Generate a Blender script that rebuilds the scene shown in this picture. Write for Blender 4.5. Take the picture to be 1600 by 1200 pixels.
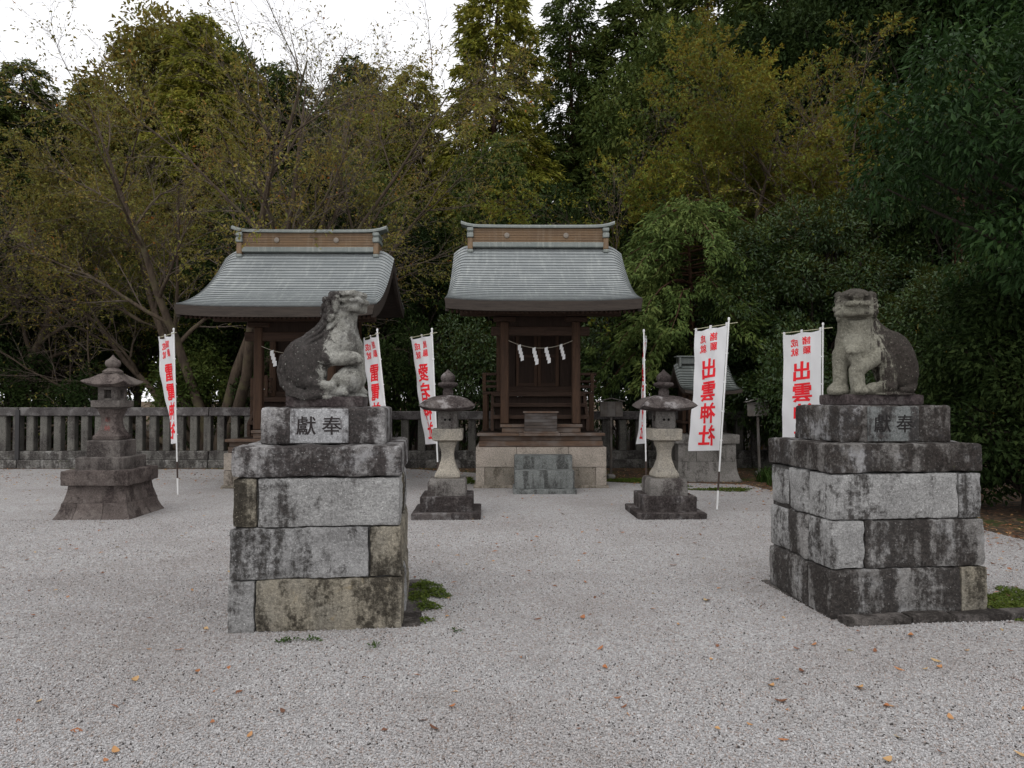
import bpy, bmesh, math, random
import numpy as np
from mathutils import Matrix, Vector, Euler

for _o in list(bpy.data.objects):
    bpy.data.objects.remove(_o, do_unlink=True)
S = bpy.context.scene
COL = S.collection
R = math.radians

# ------------------------------------------------------------------ camera
F_PX, CX, CY = 1109.0, 800.0, 600.0          # focal length in pixels of the 1600 px wide photograph
CAM_H = 1.5
cam_data = bpy.data.cameras.new('camera')
cam_data.sensor_width = 36.0
cam_data.lens = 36.0 * F_PX / 1600.0
cam_data.clip_start = 0.05
cam_data.clip_end = 2000.0
cam = bpy.data.objects.new('camera', cam_data)
COL.objects.link(cam)
cam.location = (0, 0, CAM_H)
cam.rotation_euler = (R(90 + 1.29), 0, R(-0.62))
S.camera = cam
CM = cam.rotation_euler.to_matrix()

def ray(px, py):
    return CM @ Vector(((px - CX) / F_PX, (CY - py) / F_PX, -1.0))
def PT(px, py, Y):                           # the point seen at a pixel, at depth Y
    d = ray(px, py); k = Y / d.y
    return Vector((d.x * k, Y, CAM_H + d.z * k))
def GR(px, py, z=0.0):                       # the point of the ground seen at a pixel
    d = ray(px, py); k = (z - CAM_H) / d.z
    return Vector((d.x * k, d.y * k, z))
def XA(px, Y):
    return PT(px, 620, Y).x
def ZA(py, Y):
    return PT(800, py, Y).z

# ------------------------------------------------------------------ sky, sun, exposure
W = bpy.data.worlds.new('World'); S.world = W; W.use_nodes = True
wn = W.node_tree; wn.nodes.clear()
w_out = wn.nodes.new('ShaderNodeOutputWorld'); w_bg = wn.nodes.new('ShaderNodeBackground')
w_sky = wn.nodes.new('ShaderNodeTexSky'); w_sky.sky_type = 'NISHITA'
SUN_EL, SUN_AZ = R(58), R(205)               # azimuth clockwise from +Y: behind the camera, a little to the left
w_sky.sun_disc = False; w_sky.sun_elevation = SUN_EL; w_sky.sun_rotation = SUN_AZ
w_sky.air_density = 1.0; w_sky.dust_density = 1.0; w_sky.ozone_density = 1.0
w_hs = wn.nodes.new('ShaderNodeHueSaturation'); w_hs.inputs['Saturation'].default_value = 0.22
w_bg.inputs['Strength'].default_value = 0.15
w_mx = wn.nodes.new('ShaderNodeMix'); w_mx.data_type = 'RGBA'          # an even cloud layer over most of the blue
w_mx.inputs[0].default_value = 0.8; w_mx.inputs[7].default_value = (7.6, 7.6, 7.75, 1)
wn.links.new(w_sky.outputs[0], w_hs.inputs['Color']); wn.links.new(w_hs.outputs[0], w_mx.inputs[6]); wn.links.new(w_mx.outputs[2], w_bg.inputs[0])
wn.links.new(w_bg.outputs[0], w_out.inputs[0])
sun_d = bpy.data.lights.new('sun', 'SUN'); sun_d.energy = 0.7; sun_d.angle = R(40); sun_d.color = (1.0, 0.98, 0.95)
sun = bpy.data.objects.new('sun', sun_d); COL.objects.link(sun)
sd = Vector((math.sin(SUN_AZ) * math.cos(SUN_EL), math.cos(SUN_AZ) * math.cos(SUN_EL), math.sin(SUN_EL)))
sun.rotation_euler = sd.to_track_quat('Z', 'Y').to_euler()
S.view_settings.view_transform = 'Standard'; S.view_settings.look = 'None'
S.view_settings.gamma = 1.0; S.view_settings.use_curve_mapping = False
S.view_settings.exposure = 0.27
S.render.engine = 'CYCLES'
S.cycles.use_denoising = True
S.cycles.max_bounces = 6; S.cycles.diffuse_bounces = 4; S.cycles.glossy_bounces = 2
S.cycles.transmission_bounces = 4; S.cycles.transparent_max_bounces = 6

# ------------------------------------------------------------------ numpy noise
def _hash(ix, iy, iz, seed):
    h = (ix.astype(np.int64) * 374761393 + iy.astype(np.int64) * 668265263 + iz.astype(np.int64) * 2147483647 + seed * 974634713) & 0xFFFFFFFF
    h = ((h ^ (h >> 13)) * 1274126177) & 0xFFFFFFFF
    h = ((h ^ (h >> 16)) * 2246822519) & 0xFFFFFFFF
    return ((h ^ (h >> 15)) & 0xFFFFFF) / float(0xFFFFFF)
def vnoise(p, seed=0):
    p = np.asarray(p, float); i = np.floor(p).astype(np.int64); f = p - i; f = f * f * (3 - 2 * f)
    o = 0
    for dx in (0, 1):
        for dy in (0, 1):
            for dz in (0, 1):
                w = (f[..., 0] if dx else 1 - f[..., 0]) * (f[..., 1] if dy else 1 - f[..., 1]) * (f[..., 2] if dz else 1 - f[..., 2])
                o = o + w * _hash(i[..., 0] + dx, i[..., 1] + dy, i[..., 2] + dz, seed)
    return o * 2 - 1
def fbm(p, octv=4, seed=0, gain=0.5):
    p = np.asarray(p, float); a = 1.0; s = 0; t = 0
    for k in range(octv):
        s = s + a * vnoise(p * (2.03 ** k) + 17.3 * k, seed + k); t += a; a *= gain
    return s / t

# ------------------------------------------------------------------ objects
def link(name, data, parent=None, mat=None):
    o = bpy.data.objects.new(name, data); COL.objects.link(o)
    if parent is not None: o.parent = parent
    if mat is not None and data is not None and not len(data.materials): data.materials.append(mat)
    return o
def tag(o, label=None, cat=None, group=None, kind=None):
    if label: o['label'] = label
    if cat: o['category'] = cat
    if group: o['group'] = group
    if kind: o['kind'] = kind
    return o
def thing(name, label, cat, loc=(0, 0, 0), rz=0.0, group=None):
    e = bpy.data.objects.new(name, None); COL.objects.link(e)
    e.empty_display_size = 0.2; e.location = loc; e.rotation_euler = (0, 0, rz)
    return tag(e, label, cat, group)
def npmesh(name, v, quads=None, tris=None, smooth=False, sharp=None, mat=None):
    v = np.asarray(v, np.float32); loops = []; starts = []; n = 0; faces = []
    nq = 0 if quads is None else len(quads); nt = 0 if tris is None else len(tris)
    m = bpy.data.meshes.new(name)
    m.vertices.add(len(v)); m.vertices.foreach_set('co', v.ravel())
    li = np.concatenate([np.asarray(a, np.int32).ravel() for a in (quads, tris) if a is not None and len(a)])
    st = np.concatenate([np.arange(nq) * 4, nq * 4 + np.arange(nt) * 3]).astype(np.int32)
    m.loops.add(len(li)); m.loops.foreach_set('vertex_index', li)
    m.polygons.add(nq + nt); m.polygons.foreach_set('loop_start', st)
    m.update(calc_edges=True)
    m.polygons.foreach_set('use_smooth', np.full(nq + nt, bool(smooth)))
    if sharp: m.set_sharp_from_angle(angle=R(sharp))
    if mat: m.materials.append(mat)
    m.validate(verbose=False)
    return m

class MB:
    """collects boxes and other shapes for one mesh"""
    def __init__(s): s.v = []; s.f = []
    def add(s, v, f):
        b = len(s.v); s.v += [tuple(p) for p in v]; s.f += [tuple(i + b for i in q) for q in f]; return s
    def box(s, x0, x1, y0, y1, z0, z1, M=None):
        v = [(x, y, z) for z in (z0, z1) for y in (y0, y1) for x in (x0, x1)]
        if M is not None: v = [M @ Vector(p) for p in v]
        return s.add(v, [(0, 2, 3, 1), (4, 5, 7, 6), (0, 1, 5, 4), (2, 6, 7, 3), (0, 4, 6, 2), (1, 3, 7, 5)])
    def prism(s, pts, axis, a, b):           # outline extruded along an axis
        n = len(pts); out = []
        for t in (a, b):
            for (p, q) in pts:
                out.append({'x': (t, p, q), 'y': (p, t, q), 'z': (p, q, t)}[axis])
        f = [tuple(range(n))[::-1], tuple(range(n, 2 * n))] + [(i, (i + 1) % n, n + (i + 1) % n, n + i) for i in range(n)]
        return s.add(out, f)
    def tube(s, pts, rad, n=6):
        pts = [Vector(p) for p in pts]; rad = rad if hasattr(rad, '__len__') else [rad] * len(pts); b = len(s.v)
        for i, p in enumerate(pts):
            t = (pts[min(i + 1, len(pts) - 1)] - pts[max(i - 1, 0)]).normalized()
            a = t.orthogonal().normalized() if abs(t.z) > .9 else t.cross(Vector((0, 0, 1))).normalized()
            c = t.cross(a)
            for k in range(n):
                g = 2 * math.pi * k / n; s.v.append(tuple(p + (a * math.cos(g) + c * math.sin(g)) * rad[i]))
        for i in range(len(pts) - 1):
            for k in range(n):
                k2 = (k + 1) % n; s.f.append((b + i * n + k, b + i * n + k2, b + (i + 1) * n + k2, b + (i + 1) * n + k))
        s.f.append(tuple(b + k for k in range(n))[::-1]); s.f.append(tuple(b + (len(pts) - 1) * n + k for k in range(n)))
        return s
    def lathe(s, prof, c=(0, 0, 0), n=24):
        b = len(s.v)
        for (r, z) in prof:
            for k in range(n):
                g = 2 * math.pi * k / n; s.v.append((c[0] + r * math.cos(g), c[1] + r * math.sin(g), c[2] + z))
        for i in range(len(prof) - 1):
            for k in range(n):
                k2 = (k + 1) % n; s.f.append((b + i * n + k, b + i * n + k2, b + (i + 1) * n + k2, b + (i + 1) * n + k))
        s.f.append(tuple(b + k for k in range(n))[::-1]); s.f.append(tuple(b + (len(prof) - 1) * n + k for k in range(n)))
        return s
    def mesh(s, name, mat=None, bevel=0.0, seg=1, sharp=35, smooth=True):
        m = bpy.data.meshes.new(name); m.from_pydata(s.v, [], s.f); m.update()
        bm = bmesh.new(); bm.from_mesh(m)
        bmesh.ops.recalc_face_normals(bm, faces=bm.faces)
        if bevel > 0:
            es = [e for e in bm.edges if len(e.link_faces) == 2 and e.calc_face_angle(0) > R(40)]
            bmesh.ops.bevel(bm, geom=es, offset=bevel, segments=seg, affect='EDGES', clamp_overlap=True)
        bm.to_mesh(m); bm.free()
        if smooth:
            m.polygons.foreach_set('use_smooth', np.full(len(m.polygons), True)); m.set_sharp_from_angle(angle=R(sharp))
        if mat: m.materials.append(mat)
        return m
    def build(s, name, mat=None, parent=None, **k):
        return link(name, s.mesh(name, mat, **k), parent)

_bx = {}
def boxpart(name, mat, parent, x0, x1, y0, y1, z0, z1, bevel=0.006, rot=None):
    """a bevelled box as an object of its own; alike boxes share mesh data"""
    w, d, h = round(x1 - x0, 4), round(y1 - y0, 4), round(z1 - z0, 4)
    key = (w, d, h, bevel, mat.name)
    if key not in _bx:
        _bx[key] = MB().box(-w / 2, w / 2, -d / 2, d / 2, -h / 2, h / 2).mesh(name, mat, bevel=min(bevel, .3 * min(w, d, h)))
    o = link(name, _bx[key], parent); o.location = ((x0 + x1) / 2, (y0 + y1) / 2, (z0 + z1) / 2)
    if rot: o.rotation_euler = rot
    return o

def rough_block(name, w, d, h, mat, rnd=.02, amp=.012, step=.03, seed=0, taper=0.0, face=0.0, parent=None, loc=(0, 0, 0), fine=.35):
    """a quarried stone: a rounded box whose faces bulge and are uneven; origin at the centre of its underside"""
    nx, ny, nz = [max(2, int(round(a / step))) for a in (w, d, h)]
    V = []; Q = []
    def grid(n1, n2, fn):
        b = sum(len(a) for a in V)
        u, t = np.meshgrid(np.linspace(-1, 1, n1 + 1), np.linspace(-1, 1, n2 + 1), indexing='ij')
        V.append(fn(u.ravel(), t.ravel()))
        i, j = np.meshgrid(np.arange(n1), np.arange(n2), indexing='ij'); i = i.ravel(); j = j.ravel()
        a = b + i * (n2 + 1) + j
        Q.append(np.stack([a, a + n2 + 1, a + n2 + 2, a + 1], 1))
    o = lambda a: np.ones_like(a)
    grid(nx, nz, lambda u, t: np.stack([u, -o(u), t], 1)); grid(nz, nx, lambda u, t: np.stack([t, o(u), u], 1))
    grid(nz, ny, lambda u, t: np.stack([-o(u), t, u], 1)); grid(ny, nz, lambda u, t: np.stack([o(u), u, t], 1))
    grid(nx, ny, lambda u, t: np.stack([u, t, o(u)], 1)); grid(ny, nx, lambda u, t: np.stack([t, u, -o(u)], 1))
    v = np.concatenate(V); q = np.concatenate(Q)
    key = np.round(v * 10000).astype(np.int64); _, first, inv = np.unique(key, axis=0, return_index=True, return_inverse=True)
    inv = inv.ravel(); v = v[first]; q = inv[q]
    half = np.array([w, d, h]) / 2; p = v * half
    inner = np.clip(p, -(half - rnd), half - rnd); dv = p - inner; L = np.linalg.norm(dv, axis=1, keepdims=True)
    nrm = dv / np.maximum(L, 1e-9); p = inner + nrm * rnd
    sp = p + np.array([seed * 7.31, seed * 3.17, seed * 5.77])
    dis = amp * fbm(sp * 7, 2, seed) + amp * fine * fbm(sp * 28, 3, seed + 9)
    if face:                                 # quarry-faced: the middle of each face stands proud
        e = np.sort(np.abs(v), axis=1); edge = 1 - e[:, 1] ** 4
        dis = dis + face * edge
    p = p + nrm * dis[:, None]
    if taper: p[:, :2] *= (1 - taper * (p[:, 2:3] / h + .5))
    p[:, 2] += h / 2
    m = npmesh(name, p, quads=q, smooth=True, sharp=50, mat=mat)
    ob = link(name, m, parent); ob.location = loc
    return ob

def sq_lathe(name, prof, mat, parent=None, chamfer=.06, per=7, dz=.03, amp=.004, seed=0, loc=(0, 0, 0), up=0.0, sharp=40, nscale=16):
    """stacked square rings (half width, z); `up` lifts the corners (roofs)"""
    pr = []
    for (r0, z0), (r1, z1) in zip(prof[:-1], prof[1:]):
        n = max(1, int(math.hypot(r1 - r0, z1 - z0) / dz))
        for k in range(n): pr.append((r0 + (r1 - r0) * k / n, z0 + (z1 - z0) * k / n))
    pr.append(prof[-1])
    c = 1 - chamfer; side = [(c * (2 * k / per - 1), -1) for k in range(per + 1)]
    per_pts = []
    for a in range(4):
        for (x, y) in side:
            per_pts.append([(x, y), (-y, x), (-x, -y), (y, -x)][a])
    P = np.array(per_pts); n = len(P); V = []
    rmax = max(r for r, z in pr)
    for r, z in pr:
        q = np.zeros((n, 3)); q[:, :2] = P * r
        cor = (np.minimum(np.abs(P[:, 0]), np.abs(P[:, 1])) ** 3) * (r / rmax) ** 3
        q[:, 2] = z + up * cor; q[:, :2] *= (1 + up * .9 * cor / max(rmax, .1) * 0.6)[:, None]
        V.append(q)
    v = np.concatenate(V)
    i, k = np.meshgrid(np.arange(len(pr) - 1), np.arange(n), indexing='ij'); i = i.ravel(); k = k.ravel(); k2 = (k + 1) % n
    q = np.stack([i * n + k, i * n + k2, (i + 1) * n + k2, (i + 1) * n + k], 1)
    b = len(v); v = np.concatenate([v, [[0, 0, pr[0][1]], [0, 0, pr[-1][1]]]]); L = (len(pr) - 1) * n
    kk = np.arange(n); k2 = (kk + 1) % n
    t = np.concatenate([np.stack([np.full(n, b), k2, kk], 1), np.stack([np.full(n, b + 1), L + kk, L + k2], 1)])
    sp = v + np.array([seed * 3.3, seed * 1.7, seed * 2.9])
    d3 = np.stack([fbm(sp * nscale, 3, seed), fbm(sp * nscale, 3, seed + 40), fbm(sp * nscale, 3, seed + 80)], 1)
    v = v + d3 * amp
    ob = link(name, npmesh(name, v, quads=q, tris=t, smooth=True, sharp=sharp, mat=mat), parent); ob.location = loc
    return ob

_glyph = {}
def _load_glyphs(chars):
    """each character as flat faces plus the outward direction of every outline vertex"""
    for ch in chars:
        c = bpy.data.curves.new('glyph', 'FONT'); c.body = ch; c.resolution_u = 3
        o = bpy.data.objects.new('glyph', c); COL.objects.link(o); bpy.context.view_layer.update()
        m = bpy.data.meshes.new_from_object(o.evaluated_get(bpy.context.evaluated_depsgraph_get()))
        bm = bmesh.new(); bm.from_mesh(m); bmesh.ops.remove_doubles(bm, verts=bm.verts, dist=1e-5)
        bm.verts.index_update(); nrm = np.zeros((len(bm.verts), 2))
        acc = [[] for _ in bm.verts]
        for e in bm.edges:
            if len(e.link_faces) == 1:
                u, w = e.verts; d = (w.co - u.co).to_2d(); n = Vector((d.y, -d.x)).normalized() if d.length else Vector((0, 0))
                mid = (u.co + w.co).to_2d() / 2
                if (e.link_faces[0].calc_center_median().to_2d() - mid).dot(n) > 0: n = -n
                acc[u.index].append(n); acc[w.index].append(n)
        for i, l in enumerate(acc):
            if len(l) >= 2:
                s = l[0] + l[1]; k = s.length
                if k > 1e-4: s = s / k; nrm[i] = s * min(1.7, 1 / max(.2, s.dot(l[0])))
        _glyph[ch] = (np.array([v.co[:2] for v in bm.verts]), [tuple(v.index for v in f.verts) for f in bm.faces], nrm)
        bm.free(); bpy.data.objects.remove(o, do_unlink=True); bpy.data.curves.remove(c); bpy.data.meshes.remove(m)
def text_mesh(ch, size, bold=.02):
    """one character as flat faces, centred on the origin: (verts Nx2, faces)"""
    v, f, n = _glyph[ch]
    return (v + n * np.array([bold, bold * .7]) - np.array([.49, .38])) * size, f
_load_glyphs('出雲神社諸願成就雷電愛宕奉獻納')

# ------------------------------------------------------------------ materials
class NT:
    def __init__(s, name):
        s.m = bpy.data.materials.new(name); s.m.use_nodes = True; s.t = s.m.node_tree; s.t.nodes.clear()
        s.out = s.n('ShaderNodeOutputMaterial')
    def n(s, typ, **k):
        x = s.t.nodes.new(typ)
        for a, b in k.items(): setattr(x, a, b)
        return x
    def put(s, sock, val):
        if hasattr(val, 'is_output') or isinstance(val, bpy.types.NodeSocket): s.t.links.new(val, sock)
        elif isinstance(val, (tuple, list)) and len(val) == 3 and sock.type == 'RGBA': sock.default_value = (*val, 1)
        else: sock.default_value = val
    def coord(s, kind='Object', rnd=True, scale=None):
        c = s.n('ShaderNodeTexCoord').outputs[kind]
        if rnd:
            oi = s.n('ShaderNodeObjectInfo'); mu = s.math('MULTIPLY', oi.outputs['Random'], 53.0)
            ad = s.n('ShaderNodeVectorMath', operation='ADD'); s.put(ad.inputs[0], c); s.put(ad.inputs[1], mu); c = ad.outputs[0]
        if scale: c = s.vscale(c, scale)
        return c
    def vscale(s, v, sc):
        x = s.n('ShaderNodeVectorMath', operation='MULTIPLY'); s.put(x.inputs[0], v); x.inputs[1].default_value = sc; return x.outputs[0]
    def noise(s, v, scale, detail=4, rough=.55, dist=0.0):
        x = s.n('ShaderNodeTexNoise'); s.put(x.inputs['Vector'], v); x.inputs['Scale'].default_value = scale
        x.inputs['Detail'].default_value = detail; x.inputs['Roughness'].default_value = rough; x.inputs['Distortion'].default_value = dist
        return x.outputs['Fac']
    def voro(s, v, scale, out='Color', feature='F1', rand=1.0):
        x = s.n('ShaderNodeTexVoronoi', feature=feature); s.put(x.inputs['Vector'], v); x.inputs['Scale'].default_value = scale
        x.inputs['Randomness'].default_value = rand; return x.outputs[out]
    def math(s, op, a, b=None, clamp=False):
        x = s.n('ShaderNodeMath', operation=op, use_clamp=clamp); s.put(x.inputs[0], a)
        if b is not None: s.put(x.inputs[1], b)
        return x.outputs[0]
    def step(s, f, a, b):                    # smooth step of f between a and b
        x = s.n('ShaderNodeMapRange', interpolation_type='SMOOTHSTEP'); s.put(x.inputs['Value'], f)
        x.inputs['From Min'].default_value = a; x.inputs['From Max'].default_value = b; return x.outputs[0]
    def ramp(s, f, stops):
        x = s.n('ShaderNodeValToRGB'); s.put(x.inputs[0], f); e = x.color_ramp.elements
        while len(e) < len(stops): e.new(.5)
        for q, (p, c) in zip(e, stops): q.position = p; q.color = (*c, 1)
        return x.outputs[0]
    def mix(s, f, a, b, typ='MIX'):
        x = s.n('ShaderNodeMix', data_type='RGBA', blend_type=typ); s.put(x.inputs[0], f); s.put(x.inputs[6], a); s.put(x.inputs[7], b); return x.outputs[2]
    def sep(s, v):
        x = s.n('ShaderNodeSeparateXYZ'); s.put(x.inputs[0], v); return x.outputs
    def bump(s, h, strength=.5, dist=.01, nrm=None):
        x = s.n('ShaderNodeBump'); s.put(x.inputs['Height'], h); x.inputs['Strength'].default_value = strength; x.inputs['Distance'].default_value = dist
        if nrm is not None: s.put(x.inputs['Normal'], nrm)
        return x.outputs[0]
    def bsdf(s, col, rough=.8, nrm=None, spec=.3, metal=0.0, **k):
        x = s.n('ShaderNodeBsdfPrincipled'); s.put(x.inputs['Base Color'], col); s.put(x.inputs['Roughness'], rough)
        x.inputs['Specular IOR Level'].default_value = spec; x.inputs['Metallic'].default_value = metal
        if nrm is not None: s.put(x.inputs['Normal'], nrm)
        s.t.links.new(x.outputs[0], s.out.inputs['Surface']); return x
# ------------------------------------------------------------------ the materials of this place
def stone(name, c1, c2, dark=(.025, .022, .02), dark_amt=.45, streak=.5, lichen=None, lichen_amt=0.0, pale=None, pale_amt=0.0,
          grain=60, bump=.6, rnd=True, moss_amt=0.0, extra=None):
    t = NT(name); c = t.coord(rnd=rnd)
    base = t.mix(t.step(t.noise(c, 3.2, 5), .35, .65), c1, c2)
    base = t.mix(.62, base, t.ramp(t.noise(c, grain, 4, .75), [(.34, (.3, .3, .3)), (.5, (.8, .8, .8)), (.68, (1.35, 1.35, 1.35))]), 'MULTIPLY')
    base = t.mix(t.step(t.noise(c, grain * 2.2, 2, .6), .62, .75), base, tuple(min(1, a * 1.9) for a in c1))
    if pale:
        base = t.mix(t.math('MULTIPLY', t.step(t.noise(c, 4.1, 6, .65), .5, .62), pale_amt), base, pale)
    if lichen:
        lf = t.math('MULTIPLY', t.step(t.noise(c, 5.3, 6, .7, .4), 1.0 - lichen_amt, 1.12 - lichen_amt), .85)
        base = t.mix(lf, base, lichen)
    n1 = t.noise(c, 2.3, 7, .68, .3); n2 = t.noise(t.vscale(c, (7, 7, .9)), 1.0, 5, .6)
    f = t.math('ADD', t.math('MULTIPLY', n1, 1 - streak), t.math('MULTIPLY', n2, streak))
    f = t.math('ADD', f, t.math('MULTIPLY', t.math('SUBTRACT', t.noise(c, 26, 5, .75), .5), .34))
    th = .64 - .3 * dark_amt
    df = t.math('MULTIPLY', t.step(f, th - .05, th + .07), .9)
    if extra: df = extra(t, c, df)
    dk = t.ramp(t.noise(c, grain * .8, 4, .75), [(.3, tuple(a * .35 for a in dark)), (.5, tuple(a * 1.1 for a in dark)), (.68, tuple(a * 2.6 for a in dark))])
    dk = t.mix(t.step(t.noise(c, grain * 1.1, 2, .5), .66, .74), dk, tuple(min(1, a * .75) for a in c1))
    base = t.mix(df, base, dk)
    if moss_amt:
        base = t.mix(t.math('MULTIPLY', t.step(t.noise(c, 6, 5, .7), .72 - moss_amt * .3, .8 - moss_amt * .3), .8), base, (.06, .075, .02))
    h = t.math('ADD', t.noise(c, 24, 7, .75), t.math('MULTIPLY', t.noise(c, 95, 3, .7), .5))
    t.bsdf(base, t.math('ADD', .78, t.math('MULTIPLY', n1, .2)), t.bump(h, min(1, bump * 1.25), .018), .05)
    return t.m

def wood(name, c1, c2, axis='z', rough=.75, grey=None):
    t = NT(name); c = t.coord(); sc = {'x': (.9, 14, 14), 'y': (14, .9, 14), 'z': (14, 14, .9)}[axis]
    g = t.noise(t.vscale(c, sc), 2.2, 6, .65, .5)
    col = t.mix(t.step(g, .3, .7), c1, c2)
    col = t.mix(t.step(t.noise(t.vscale(c, sc), 9, 3), .58, .7), col, tuple(a * .45 for a in c1))
    if grey: col = t.mix(t.math('MULTIPLY', t.step(t.noise(c, 2.7, 5, .6), .4, .65), .7), col, grey)
    t.bsdf(col, rough, t.bump(g, .5, .006), .12)
    return t.m

def plain(name, col, rough=.6, spec=.4, metal=0.0, var=.15, scale=8):
    t = NT(name); c = t.coord()
    k = t.mix(t.noise(c, scale, 4), tuple(a * (1 - var) for a in col), tuple(min(1, a * (1 + var)) for a in col))
    t.bsdf(k, rough, t.bump(t.noise(c, scale * 6, 3), .12, .004), spec, metal); return t.m

M = {}
# pedestals: grey granite with black staining, and ochre lichen-covered stones low down
M['granite'] = stone('granite', (.38, .375, .37), (.26, .255, .25), (.026, .023, .021), .42, .55, (.26, .22, .13), .3, bump=.75)
M['granite_clean'] = stone('granite_clean', (.42, .415, .405), (.31, .305, .298), (.03, .026, .024), .27, .5, bump=.8)
M['granite_ochre'] = stone('granite_ochre', (.34, .305, .24), (.27, .248, .205), (.028, .024, .019), .46, .5, (.31, .235, .12), .40, bump=.8)
M['granite_dark'] = stone('granite_dark', (.30, .29, .28), (.21, .2, .19), (.026, .022, .02), .6, .6, (.2, .165, .07), .3, pale=(.4, .4, .4), pale_amt=.35, bump=.7)
M['cap_stone'] = stone('cap_stone', (.33, .32, .315), (.22, .21, .205), (.028, .023, .022), .56, .55, pale=(.42, .42, .43), pale_amt=.4, bump=.6)
M['cap_dark'] = stone('cap_dark', (.21, .2, .19), (.14, .13, .122), (.024, .02, .018), .62, .5, pale=(.4, .4, .41), pale_amt=.5, bump=.6, moss_amt=.1)
M['panel_stone'] = stone('panel_stone', (.42, .42, .425), (.33, .33, .335), (.04, .034, .034), .34, .7, bump=.25)
M['panel_dark'] = stone('panel_dark', (.20, .21, .205), (.14, .146, .144), (.03, .026, .025), .46, .7, bump=.25)
M['mortar'] = stone('mortar', (.12, .115, .11), (.07, .068, .065), dark_amt=.6, bump=.4)
M['slab'] = stone('slab', (.15, .135, .125), (.10, .09, .085), dark_amt=.5, streak=.1, lichen=(.28, .22, .07), lichen_amt=.36, bump=.5, moss_amt=.3)
# lanterns
M['brown_andesite'] = stone('brown_andesite', (.15, .124, .113), (.10, .083, .076), (.04, .032, .03), .4, .4, pale=(.24, .21, .19), pale_amt=.35, bump=.6, moss_amt=.08)
M['brown_grey'] = stone('brown_grey', (.145, .128, .118), (.095, .084, .078), (.04, .034, .032), .42, .4, pale=(.24, .22, .2), pale_amt=.3, bump=.5, moss_amt=.08)
M['lantern_pale'] = stone('lantern_pale', (.36, .325, .27), (.27, .25, .215), (.06, .052, .048), .14, .5, bump=.3)
M['lantern_grey'] = stone('lantern_grey', (.22, .205, .19), (.15, .14, .13), (.045, .038, .036), .45, .5, bump=.4)
M['lantern_dark'] = stone('lantern_dark', (.12, .105, .1), (.075, .065, .062), (.03, .025, .024), .6, .5, pale=(.34, .33, .33), pale_amt=.35, bump=.5, moss_amt=.12)
M['lantern_roof'] = stone('lantern_roof', (.13, .112, .105), (.085, .072, .068), (.035, .028, .027), .5, .2, pale=(.36, .34, .335), pale_amt=.6, bump=.5)
# shrine bases
M['tuff'] = stone('tuff', (.39, .34, .29), (.32, .283, .24), (.10, .085, .07), .2, .5, (.22, .2, .11), .28, bump=.25)
M['tuff_dark'] = stone('tuff_dark', (.27, .235, .195), (.20, .18, .15), (.08, .07, .055), .4, .5, (.2, .18, .09), .36, bump=.25)
M['step_stone'] = stone('step_stone', (.21, .22, .212), (.16, .168, .162), (.05, .05, .048), .36, .8, bump=.25)
M['fence_stone'] = stone('fence_stone', (.165, .158, .14), (.115, .11, .1), (.05, .045, .042), .34, .6, bump=.4, moss_amt=.15)
M['fence_rail'] = stone('fence_rail', (.14, .128, .125), (.095, .088, .085), (.045, .04, .04), .42, .2, pale=(.33, .32, .31), pale_amt=.32, bump=.4)
M['fence_foot'] = stone('fence_foot', (.20, .19, .175), (.12, .115, .105), (.04, .036, .034), .55, .4, pale=(.38, .37, .35), pale_amt=.45, bump=.4, moss_amt=.25)
M['hokora_stone'] = stone('hokora_stone', (.25, .235, .22), (.19, .18, .165), (.06, .055, .05), .3, .5, bump=.25, moss_amt=.1)

def _st_left(t, c, df):                      # the back is grown over with dark lichen, chest and ball stay pale
    x, y, z = t.sep(t.n('ShaderNodeTexCoord').outputs['Object'])[:3]
    n = t.noise(c, 8, 9, .78, .5)
    e = t.math('ADD', x, t.math('MULTIPLY', t.math('SUBTRACT', n, .5), .62))
    e = t.math('SUBTRACT', e, t.math('MULTIPLY', z, .13))
    a = t.step(e, .0, -.06)
    return t.math('MAXIMUM', t.math('MULTIPLY', a, .9), t.math('MULTIPLY', df, .75))
def _st_right(t, c, df):
    x, y, z = t.sep(t.n('ShaderNodeTexCoord').outputs['Object'])[:3]
    n = t.noise(c, 8, 9, .78, .5); n2 = t.noise(t.vscale(c, (26, 26, 3)), 1, 5, .7)
    e = t.math('ADD', x, t.math('MULTIPLY', t.math('SUBTRACT', n, .5), .45))
    e = t.math('ADD', e, t.math('MULTIPLY', t.math('SUBTRACT', n2, .5), .62))
    e = t.math('ADD', e, t.math('MULTIPLY', z, .12))
    hd = t.math('MULTIPLY', t.step(t.math('ADD', z, t.math('MULTIPLY', t.math('SUBTRACT', n, .5), .3)), .70, .76), .75)
    return t.math('MAXIMUM', hd, t.math('MAXIMUM', t.math('MULTIPLY', t.step(e, .04, .11), .88), t.math('MULTIPLY', df, .7)))
M['statue_left'] = stone('statue_left', (.32, .315, .285), (.22, .215, .19), (.019, .015, .015), .34, .3, pale=(.44, .44, .42), pale_amt=.35, bump=.5, rnd=False, extra=_st_left)
M['statue_right'] = stone('statue_right', (.225, .215, .175), (.155, .148, .118), (.018, .0135, .013), .32, .3, pale=(.38, .37, .31), pale_amt=.3, bump=.5, rnd=False, extra=_st_right)
M['statue_plinth'] = stone('statue_plinth', (.12, .10, .098), (.085, .068, .066), (.04, .032, .032), .5, .3, bump=.5, pale=(.3, .28, .27), pale_amt=.3)

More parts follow.
